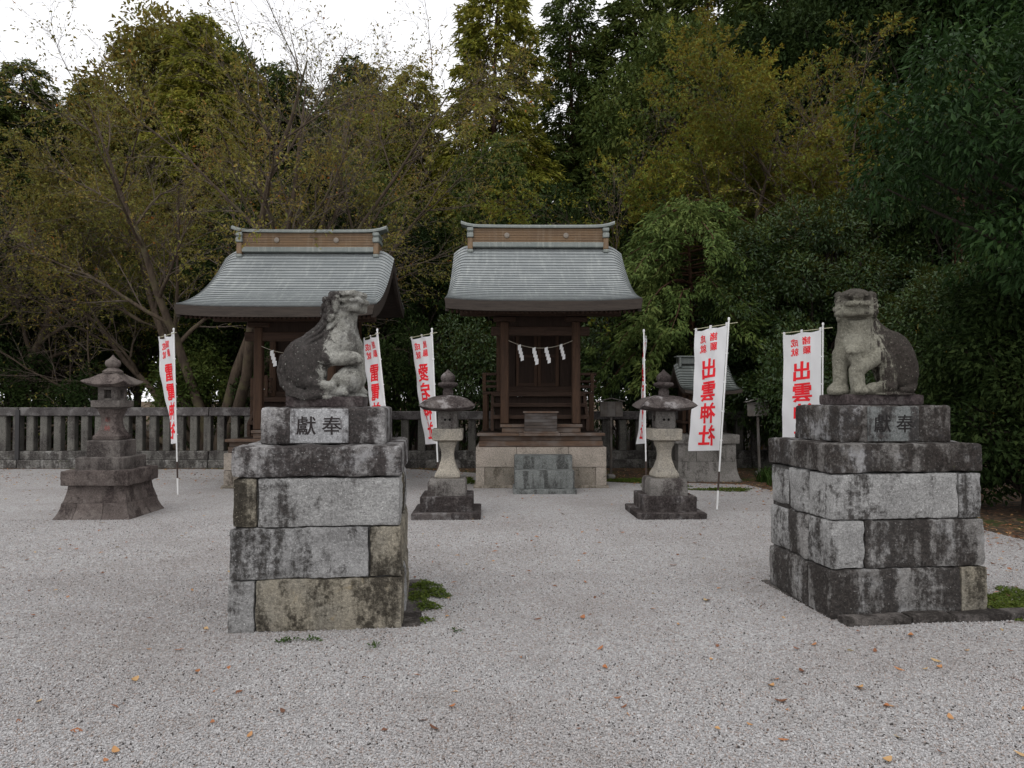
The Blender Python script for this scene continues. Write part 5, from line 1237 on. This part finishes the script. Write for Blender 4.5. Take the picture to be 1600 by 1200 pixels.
for i, (px, Y, top, wd, src, lm, lab) in enumerate([
        (40, 26, 90, 1.15, cedar_b, 'leaf_cedar', 'round-topped conifer behind the fence joint, lower than its neighbours'),
        (150, 29, 115, 1.2, cedar, 'leaf_cedar', 'low conifer above the brown stone lantern'),
        (325, 25, 20, .95, cedar, 'leaf_gold', 'tall brownish conifer left of the shrine behind the ball lion'),
        (425, 30, 95, 1.2, cedar_b, 'leaf_cedar', 'short dark conifer seen through the bare cherry twigs'),
        (540, 29, 90, 1.15, cedar, 'leaf_cedar', 'dull green conifer above the right end of the ball lion shrine'),
        (650, 28, 95, 1.1, cedar_b, 'leaf_gold', 'golden green conifer left of the tallest yellow-green one'),
        (1000, 27, -60, 1.05, cedar, 'leaf_cedar', 'deep green conifer beside the ridge end of the offering box shrine'),
        (1110, 29, -90, 1.2, cedar_b, 'leaf_cedar', 'dark conifer filling the gap behind the leafy olive cherry'),
        (1230, 26, -120, 1.2, cedar, 'leaf_cedar', 'dark conifer behind the fork of the olive tree'),
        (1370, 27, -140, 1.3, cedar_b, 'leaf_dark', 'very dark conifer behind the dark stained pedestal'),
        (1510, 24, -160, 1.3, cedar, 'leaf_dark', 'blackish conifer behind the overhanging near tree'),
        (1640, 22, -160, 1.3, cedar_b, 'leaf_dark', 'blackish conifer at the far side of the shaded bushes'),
        (-70, 24, 60, 1.2, cedar, 'leaf_cedar', 'olive conifer behind the broad rusty cherry tree')]):
    H0 = HA if src is cedar else HB; s = htop(top, Y) / H0
    copy_tree(src, lab, (XA(px, Y), Y, 0), 1.1 * i + .5, (s * wd, s * wd, s), M[lm])
conifer(23, 'fresh green conifer with drooping fan sprays beside the roof of the offering box shrine', (XA(1085, 16.2), 16.2, 0), 6.3, 2.5, 2.6, 85, 34, M['leaf_hinoki'], M['bark_red'], 'cypress_tree', .17, .045, .5, .13, None, 14, .28)

# ---- evergreen broadleaf trees and bushes: clumps of leaves carried on limbs
def clump_tree(seed, name, label, loc, c, r, n_cl, cl_r, n_leaf, L, W, leaf_m, bark_m, trunk_r=.12, group=None, cat='tree', down=.15, shell=.55, trunk_base=(0, 0), share=False):
    rg = np.random.default_rng(seed); c = np.array(c, float); r = np.array(r, float); cen = []
    while len(cen) < n_cl:
        q = rg.normal(0, 1, 3); q /= np.linalg.norm(q); q *= rg.uniform(shell, 1) ** .6 if len(cen) % 4 else rg.uniform(.2, .8); p = c + q * (r - cl_r * .6)
        if p[2] > .25: cen.append(p)
    cen = np.array(cen); thick = []; tw = []; b = np.array([trunk_base[0], trunk_base[1], -.1]); top = c + np.array([0, 0, r[2] * .45])
    s = np.linspace(0, 1, 9)[:, None]; tl = b + (top - b) * s + rg.normal(0, .06, (9, 3)) * s; thick.append((tl, trunk_r * (1 - np.linspace(0, .8, 9))))
    for p in cen:
        k = int(np.clip(np.interp(p[2] * .55, tl[:, 2], np.arange(9)), 0, 7)); a = tl[k]; t = np.linspace(0, 1, 6)[:, None]; q = a + (p - a) * t; q[:, 2] += np.sin(t[:, 0] * 3.14) * .15; q += rg.normal(0, .04, q.shape)
        tw.append((q, trunk_r * .3 * (1 - t[:, 0] * .85)))
    m = n_leaf; P_ = np.repeat(cen, m, 0); q = unit(rg.normal(0, 1, (len(P_), 3))); rad = cl_r * np.repeat(rg.uniform(.65, 1.25, n_cl), m)[:, None] * (rg.uniform(.25, 1, (len(P_), 1)) ** .45)
    q2 = q * rad; q2[:, 2] *= .75; lp = P_ + q2; dd = q * .8 + rg.normal(0, .5, q.shape); dd[:, 2] -= down; nr = q * .4 + rg.normal(0, .45, q.shape); nr[:, 2] += .75
    ok = lp[:, 2] > .03; lp, dd, nr = lp[ok], dd[ok], nr[ok]; n = len(lp)
    lv = leaf_quads(lp, dd, nr, L * rg.uniform(.6, 1.2, n), W * rg.uniform(.7, 1.2, n))
    return tree_obj(name, label, loc, thick, tw, lv, bark_m, bark_m, leaf_m, group, cat)
clump_tree(31, 'evergreen_tree', 'dense glossy dark evergreen right behind the dark stained pedestal', (XA(1290, 15.2), 15.2, 0), (0, 0, 3.2), (2.9, 1.7, 3.35), 120, .62, 850, .10, .042, M['leaf_gloss'], M['bark_dark'], .14)
clump_tree(32, 'evergreen_bush', 'rounded dark evergreen bush between the pedestal and the near overhanging tree', (XA(1480, 12.6), 12.6, 0), (0, 0, 2.0), (1.7, 1.3, 2.2), 60, .52, 650, .095, .04, M['leaf_gloss'], M['bark_dark'], .09, cat='bush')
clump_tree(33, 'evergreen_bush', 'blackish bush reaching the ground beneath the near overhanging tree', (XA(1605, 9.5), 9.5, 0), (0, 0, 1.55), (1.75, 1.5, 1.95), 80, .5, 560, .095, .042, M['leaf_dark'], M['bark_dark'], .09, cat='bush')
# the near tree leans in over the yard from the right
clump_tree(34, 'overhanging_tree', 'near tree with drooping green leaflets leaning in over the dark stained pedestal', (XA(1930, 8.6), 8.6, 0), (-2.2, -.4, 4.7), (2.7, 1.9, 2.5), 95, .55, 300, .125, .042, M['leaf_near'], M['bark_dark'], .2, down=.55, shell=.4)

# ---- big broadleaf trees at the back
big = clump_tree(36, 'tall_broadleaf_tree', 'big olive broadleaf tree behind the tall brownish conifer', (XA(255, 27), 27, 0), (0, 0, 8.2), (3.4, 2.6, 4.6), 95, .95, 430, .19, .09, M['leaf_cherry'], M['bark_dark'], .22, 'big trees at the back')
big.scale = (1.15, 1.1, 1.32)
for i, (px, Y, s, sz, lm, lab) in enumerate([(60, 28, 1.05, 1.08, 'leaf_cedar', 'big dull green tree behind the broad rusty cherry'), (150, 30, 1.0, 1.0, 'leaf_cedar', 'big green tree above the brown stone lantern'), (350, 29, 1.05, 1.28, 'leaf_cedar', 'big dull green tree behind the bare cherry twigs'),
        (480, 31, 1.15, 1.15, 'leaf_cedar', 'big green tree low behind the ball lion shrine'), (590, 29, 1.05, 1.15, 'leaf_gold', 'big golden tree behind the half hidden banner'), (690, 30, 1.0, .95, 'leaf_gold', 'big golden tree beside the tallest yellow-green conifer'),
        (800, 31, 1.0, 1.05, 'leaf_gold', 'big golden tree behind the offering box shrine'), (950, 31, 1.1, 1.15, 'leaf_cedar', 'big green tree behind the deep green conifer'), (1060, 24, .95, 1.15, 'leaf_cedar', 'big green tree behind the fresh green conifer'),
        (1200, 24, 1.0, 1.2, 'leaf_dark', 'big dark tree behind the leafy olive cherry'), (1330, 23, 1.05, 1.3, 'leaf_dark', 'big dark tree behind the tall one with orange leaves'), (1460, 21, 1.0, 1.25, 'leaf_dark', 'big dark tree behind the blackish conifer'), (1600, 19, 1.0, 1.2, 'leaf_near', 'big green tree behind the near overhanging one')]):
    copy_tree(big, lab, (XA(px, Y), Y, 0), 1.9 * i + .4, (s, s, sz), M[lm])

# ---- the dark wood behind: understorey trees and shrubs
wood_src = [clump_tree(41, 'forest_tree', 'dark evergreen behind the long fence, under the rusty cherry', (XA(70, 21), 21, 0), (0, 0, 4.2), (2.2, 1.7, 2.9), 55, .62, 420, .13, .06, M['leaf_dark'], M['bark_dark'], .13, 'dark understorey trees'),
            clump_tree(42, 'forest_tree', 'dark evergreen filling the gap between the two shrines', (XA(655, 20.5), 20.5, 0), (0, 0, 4.0), (2.2, 1.6, 3.0), 55, .62, 420, .13, .06, M['leaf_dark'], M['bark_dark'], .13, 'dark understorey trees')]
for i, (px, Y, s, sz, lm, lab) in enumerate([
        (215, 23, 1.1, 1.25, 'leaf_cedar', 'dull green understorey tree above the brown stone lantern'), (-60, 20, 1.0, 1.1, 'leaf_dark', 'dark understorey tree beyond the end of the long fence'),
        (360, 22.5, 1.1, 1.2, 'leaf_dark', 'dark understorey tree behind the cherry stems'), (480, 21.5, 1.1, 1.35, 'leaf_dark', 'dark understorey tree behind the roof of the ball lion shrine'),
        (560, 24, 1.2, 1.5, 'leaf_cedar', 'green understorey tree over the ridge of the ball lion shrine'), (770, 22, 1.1, 1.4, 'leaf_cedar', 'green understorey tree over the left ridge end of the offering box shrine'),
        (880, 21, 1.15, 1.25, 'leaf_dark', 'dark understorey tree behind the offering box shrine roof'), (990, 20, 1.0, 1.15, 'leaf_dark', 'dark understorey tree behind the fresh green conifer'),
        (1130, 21.5, 1.2, 1.4, 'leaf_dark', 'dark understorey tree behind the little side shrine'), (1270, 22, 1.25, 1.6, 'leaf_dark', 'dark understorey tree behind the glossy evergreen'),
        (1440, 19.5, 1.2, 1.5, 'leaf_dark', 'dark understorey tree behind the rounded evergreen bush'), (1590, 17, 1.2, 1.5, 'leaf_dark', 'dark understorey tree beyond the blackish bush'), (1500, 15.5, 1.0, 1.3, 'leaf_dark', 'dark slim evergreen just beyond the rounded bush')]):
    copy_tree(wood_src[i % 2], lab, (XA(px, Y), Y, 0), 2.1 * i + .7, (s, s, sz), M[lm])
shrub_src = clump_tree(43, 'shrub', 'low dark shrub against the back of the long fence, beside the brown lantern', (XA(150, 17.6), 17.6, 0), (0, 0, 1.25), (1.25, .8, 1.2), 26, .42, 340, .085, .04, M['leaf_dark'], M['bark_dark'], .05, 'shrubs along the back fence', 'shrub')
for i, (px, Y, s, sz, lm, lab) in enumerate([
        (20, 17.9, 1.2, 1.2, 'leaf_dark', 'dark shrub behind the fence joint'), (300, 18.4, 1.3, 1.3, 'leaf_cedar', 'green shrub behind the narrow edge-on banner of the brown lantern'), (440, 17.6, 1.2, 1.3, 'leaf_dark', 'dark shrub inside the gap under the ball lion shrine eaves'),
        (560, 17.4, 1.15, 1.35, 'leaf_dark', 'dark shrub behind the half hidden banner'), (640, 17.0, 1.1, 1.5, 'leaf_dark', 'dark shrub behind the banner folding inwards'), (725, 16.9, 1.1, 1.6, 'leaf_gloss', 'glossy shrub left of the offering box shrine pillars'),
        (830, 17.2, 1.3, 1.5, 'leaf_dark', 'dark shrub hidden behind the offering box shrine'), (965, 16.9, 1.1, 1.7, 'leaf_gloss', 'glossy shrub behind the dark notice board'), (1050, 16.8, 1.15, 1.7, 'leaf_dark', 'dark shrub behind the lantern with upturned corners'),
        (1160, 16.7, 1.1, 1.5, 'leaf_gloss', 'glossy shrub behind the pale notice board'), (1250, 13.3, .9, 1.3, 'leaf_gloss', 'glossy shrub right beside the pale notice board'), (-90, 17.8, 1.3, 1.4, 'leaf_dark', 'dark shrub at the far end of the long fence')]):
    copy_tree(shrub_src, lab, (XA(px, Y), Y, 0), 1.7 * i + .3, (s, s, sz), M[lm])
# bare trunks standing in the dark wood
for i, (px, Y, H, r, ln, lab) in enumerate([(40, 21.5, 6, .17, -.05, 'dark bare trunk left of the fence joint'), (78, 22.5, 6.5, .14, .03, 'dark bare trunk right of the fence joint'), (118, 23, 6, .13, .06, 'slim dark trunk farther right of the fence joint'),
                                            (1490, 14.6, 9, .16, .02, 'reddish trunk between the bushes behind the dark stained pedestal'), (610, 22, 6, .12, -.03, 'slim trunk behind the half hidden banner')]):
    rg = np.random.default_rng(60 + i); p, _ = walk(rg, np.array([0, 0, -.1]), np.array([ln, 0, 1.]), H, 12, .025, .0); t = thing('bare_trunk', lab, 'tree trunk', (XA(px, Y), Y, 0), 0, 'trunks in the dark wood')
    link('trunk', tube_mesh('trunk', [(p, r * (1 - np.linspace(0, .6, 12)))], M['bark_red' if 'reddish' in lab else 'bark_dark'], 9), t)
    tw = []
    for k in range(9):
        a = p[rg.integers(4, 11)]; d = rg.normal(0, 1, 3); d[2] = abs(d[2]) * .4; q, _ = walk(rg, a, d, rg.uniform(.8, 2.2), 6, .12, .02); tw.append((q, .02 * (1 - np.linspace(0, .8, 6))))
    link('branches', tube_mesh('branches', tw, M['bark_dark'], 4), t)

# ---- farther rows of the wood, added to block light from behind
rg = np.random.default_rng(99)
for row, (Y, z_) in enumerate(((33.5, .82), (38, .95))):
    for k in range(15):
        X = -36 + 5.1 * k + rg.uniform(-1.2, 1.2); s = rg.uniform(1.05, 1.25)
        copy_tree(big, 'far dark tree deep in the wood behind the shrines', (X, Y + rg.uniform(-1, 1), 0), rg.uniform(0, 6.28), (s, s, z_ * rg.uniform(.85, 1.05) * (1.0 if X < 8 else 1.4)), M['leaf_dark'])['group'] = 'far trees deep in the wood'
        if row == 0 and k % 2: copy_tree(wood_src[k % 2], 'far dark undergrowth tree deep in the wood behind the shrines', (X + 2.5, Y - 2.5 + rg.uniform(-1, 1), 0), rg.uniform(0, 6.28), (1.25, 1.25, .95), M['leaf_dark'])['group'] = 'far undergrowth deep in the wood'

# ================================================================== small growth and fallen leaves
rg = np.random.default_rng(77)
def curl_leaf(L, W, curl, seed):
    r_ = np.random.default_rng(seed); n = 6; s = np.linspace(0, 1, n); w = W * np.sin(np.pi * np.clip(s * .94 + .04, 0, 1)) ** .8 / 2; z = curl * L * (s - .5) ** 2 * 2 + .002
    V = []
    for i in range(n):
        x = (s[i] - .5) * L; b = .25 * w[i] * abs(curl) * 3; V += [(x, -w[i], z[i] + b), (x, 0, z[i]), (x, w[i], z[i] + b * .6)]
    q = [(i * 3 + k, (i + 1) * 3 + k, (i + 1) * 3 + k + 1, i * 3 + k + 1) for i in range(n - 1) for k in range(2)]
    return np.array(V), np.array(q)
lm_ = []
for k, (L, W, c) in enumerate([(.062, .026, .25), (.055, .03, .4), (.07, .024, .15), (.048, .028, .5)]):
    v, q = curl_leaf(L, W, c, k); lm_.append(npmesh('fallen_leaf', v, quads=q, smooth=True, mat=M['dead_leaf']))
spots = [(390, 1153), (332, 1133), (308, 1052), (542 / 3, 1138 / 3 + 800), (166, 1193), (442, 1115), (280, 1018), (232, 1018), (915, 912), (910, 968), (840, 970), (706, 1108), (678, 1142), (965, 1095), (938, 1016), (1060, 979), (1105, 940), (1103, 941), (1052, 885), (1095, 838),
         (1025, 824), (972, 834), (1172, 1136), (1205, 1076), (1212, 1065), (1220, 1100), (1405, 1049), (1446, 1049), (1463, 1036), (1467, 1046), (1390, 1106), (1385, 1108), (1405, 1157), (1423, 996), (1367, 1020), (1344, 1078), (1344, 1080), (1245, 1017), (1272, 1010), (1386, 1193),
         (1596, 1184), (1485, 1126), (1225, 1160), (1553, 920), (1578, 934), (1552, 884), (1577, 895), (1253, 1053), (1220, 1099), (1112, 1034), (1086, 850), (1185, 826), (1100, 826), (945, 1047), (290, 835), (120, 860), (42, 877), (300, 925), (975, 1108), (1510, 1020), (1580, 1020), (1470, 1180), (1340, 1210), (1130, 1215), (520, 1215), (60, 1100), (100, 985), (210, 1066)]
for i, (px, py) in enumerate(spots):
    g = GR(px, py); o = link('fallen_leaf', lm_[i % 4]); o.location = (g.x, g.y, .011); o.rotation_euler = (rg.normal(0, .15), rg.normal(0, .15), rg.uniform(0, 6.28)); s = rg.uniform(.65, 1.1); o.scale = (s, s, s)
    tag(o, 'small dry brown leaf lying loose on the gravel', 'leaf', 'fallen leaves on the gravel')
# leaf litter along the edges of the yard, too many to count
n = 5200; P_ = []
def scatter(n, f):
    for _ in range(n):
        P_.append(f())
scatter(1500, lambda: (rg.uniform(-12, 5), min(15.4, rg.normal(14.2, .9)), .012))
def along():
    k = rg.integers(0, len(edge) - 1); (x0, y0), (x1, y1) = edge[k], edge[k + 1]; t = rg.uniform(); return (x0 + (x1 - x0) * t + rg.normal(0, .3), y0 + (y1 - y0) * t + rg.normal(-.1, .45), .012)
scatter(1300, along)
scatter(350, lambda: (rg.uniform(3.5, 9), rg.uniform(5.0, 9.5), .012)); scatter(700, lambda: (rg.uniform(-10, 8), rg.uniform(3.2, 12), .012)); scatter(300, lambda: (rg.uniform(2.5, 10), rg.uniform(9, 14.5), .012))
P_ = np.array(P_); rz = rg.uniform(0, 6.28, len(P_)); dd = np.stack([np.cos(rz), np.sin(rz), rg.normal(0, .18, len(P_))], 1); nr = rg.normal(0, .25, (len(P_), 3)); nr[:, 2] += 1
tag(link('leaf_litter', leaf_mesh('leaf_litter', leaf_quads(P_, dd, nr, rg.uniform(.03, .07, len(P_)), rg.uniform(.015, .03, len(P_)), .1), M['dead_leaf'])), 'brown leaf litter strewn along the edges of the yard', 'leaf litter', kind='stuff')
# moss and weeds
def mossy(name, label, cat, cells, n, L, W, mat, hgt=.03, up=.3):
    p = []
    for (px, py, rx, ry) in cells:
        g = GR(px, py); m = int(n * rx * ry * 400); a = rg.uniform(0, 6.28, m); q = np.sqrt(rg.uniform(0, 1, m)) * (1 + .35 * np.sin(a * 3 + px)); h = hgt * np.clip(1.1 - q, .1, 1) * rg.uniform(.3, 1, m)
        p.append(np.stack([g.x + np.cos(a) * q * rx, g.y + np.sin(a) * q * ry, .008 + h], 1))
    p = np.concatenate(p); m = len(p); d = rg.normal(0, 1, (m, 3)); d[:, 2] = np.abs(d[:, 2]) * up; nr = rg.normal(0, .4, (m, 3)); nr[:, 2] += 1
    tag(link(name, leaf_mesh(name, leaf_quads(p, d, nr, L * rg.uniform(.6, 1.3, m), W * rg.uniform(.6, 1.3, m)), mat)), label, cat, kind='stuff')
mossy('moss_patch', 'green moss and clover at the side of the pale pedestal', 'moss', [(662, 918, .12, .16), (682, 930, .10, .13), (668, 950, .08, .12), (652, 935, .1, .2), (666, 972, .05, .04)], 85, .022, .016, M['moss'])
mossy('moss_patch', 'moss between the dark stained pedestal and its kerb', 'moss', [(1565, 945, .22, .3), (1590, 960, .2, .25), (1600, 935, .2, .25)], 70, .022, .016, M['moss'], .02)
mossy('weeds', 'tiny green weeds sprouting in front of the pale pedestal', 'weeds', [(445, 1006, .05, .025), (488, 1003, .04, .02), (585, 1012, .03, .025), (712, 988, .025, .03), (462, 1003, .04, .015)], 60, .03, .012, M['grass'], .02, .8)
mossy('moss_patch', 'mossy ground around the little side shrine', 'moss', [(985, 752, .5, .35), (1040, 760, .35, .2), (720, 752, .3, .5), (1130, 766, .5, .2)], 26, .04, .025, M['moss'], .02)
# strap-leaved clump beside the pale notice board
def clump(label, px, Y, nb, H, W):
    V = []; Q = []
    for i in range(nb):
        a = rg.uniform(0, 6.28); l = H * rg.uniform(.6, 1.2); s = np.linspace(0, 1, 6); out = rg.uniform(.3, .8) * l; b = rg.normal(0, .07, 2)
        x = b[0] + np.cos(a) * out * s ** 1.5; y = b[1] + np.sin(a) * out * s ** 1.5; z = l * (s - .45 * s ** 2.4); w = W * (1 - s ** 2) + .001; sx, sy = -np.sin(a), np.cos(a)
        k = len(V)
        for j in range(6): V += [(x[j] - sx * w[j], y[j] - sy * w[j], z[j]), (x[j] + sx * w[j], y[j] + sy * w[j], z[j])]
        Q += [(k + 2 * j, k + 2 * j + 1, k + 2 * j + 3, k + 2 * j + 2) for j in range(5)]
    t = thing('grass_clump', label, 'grass', (XA(px, Y), Y, 0)); link('leaves', npmesh('leaves', np.array(V), quads=np.array(Q), smooth=True, mat=M['grass']), t)
clump('bright green strap-leaved clump at the foot of the pale notice board', 1193, 13.0, 60, .5, .012)
clump('green strap-leaved clump half hidden by the dark stained pedestal', 1212, 12.4, 45, .42, .012)
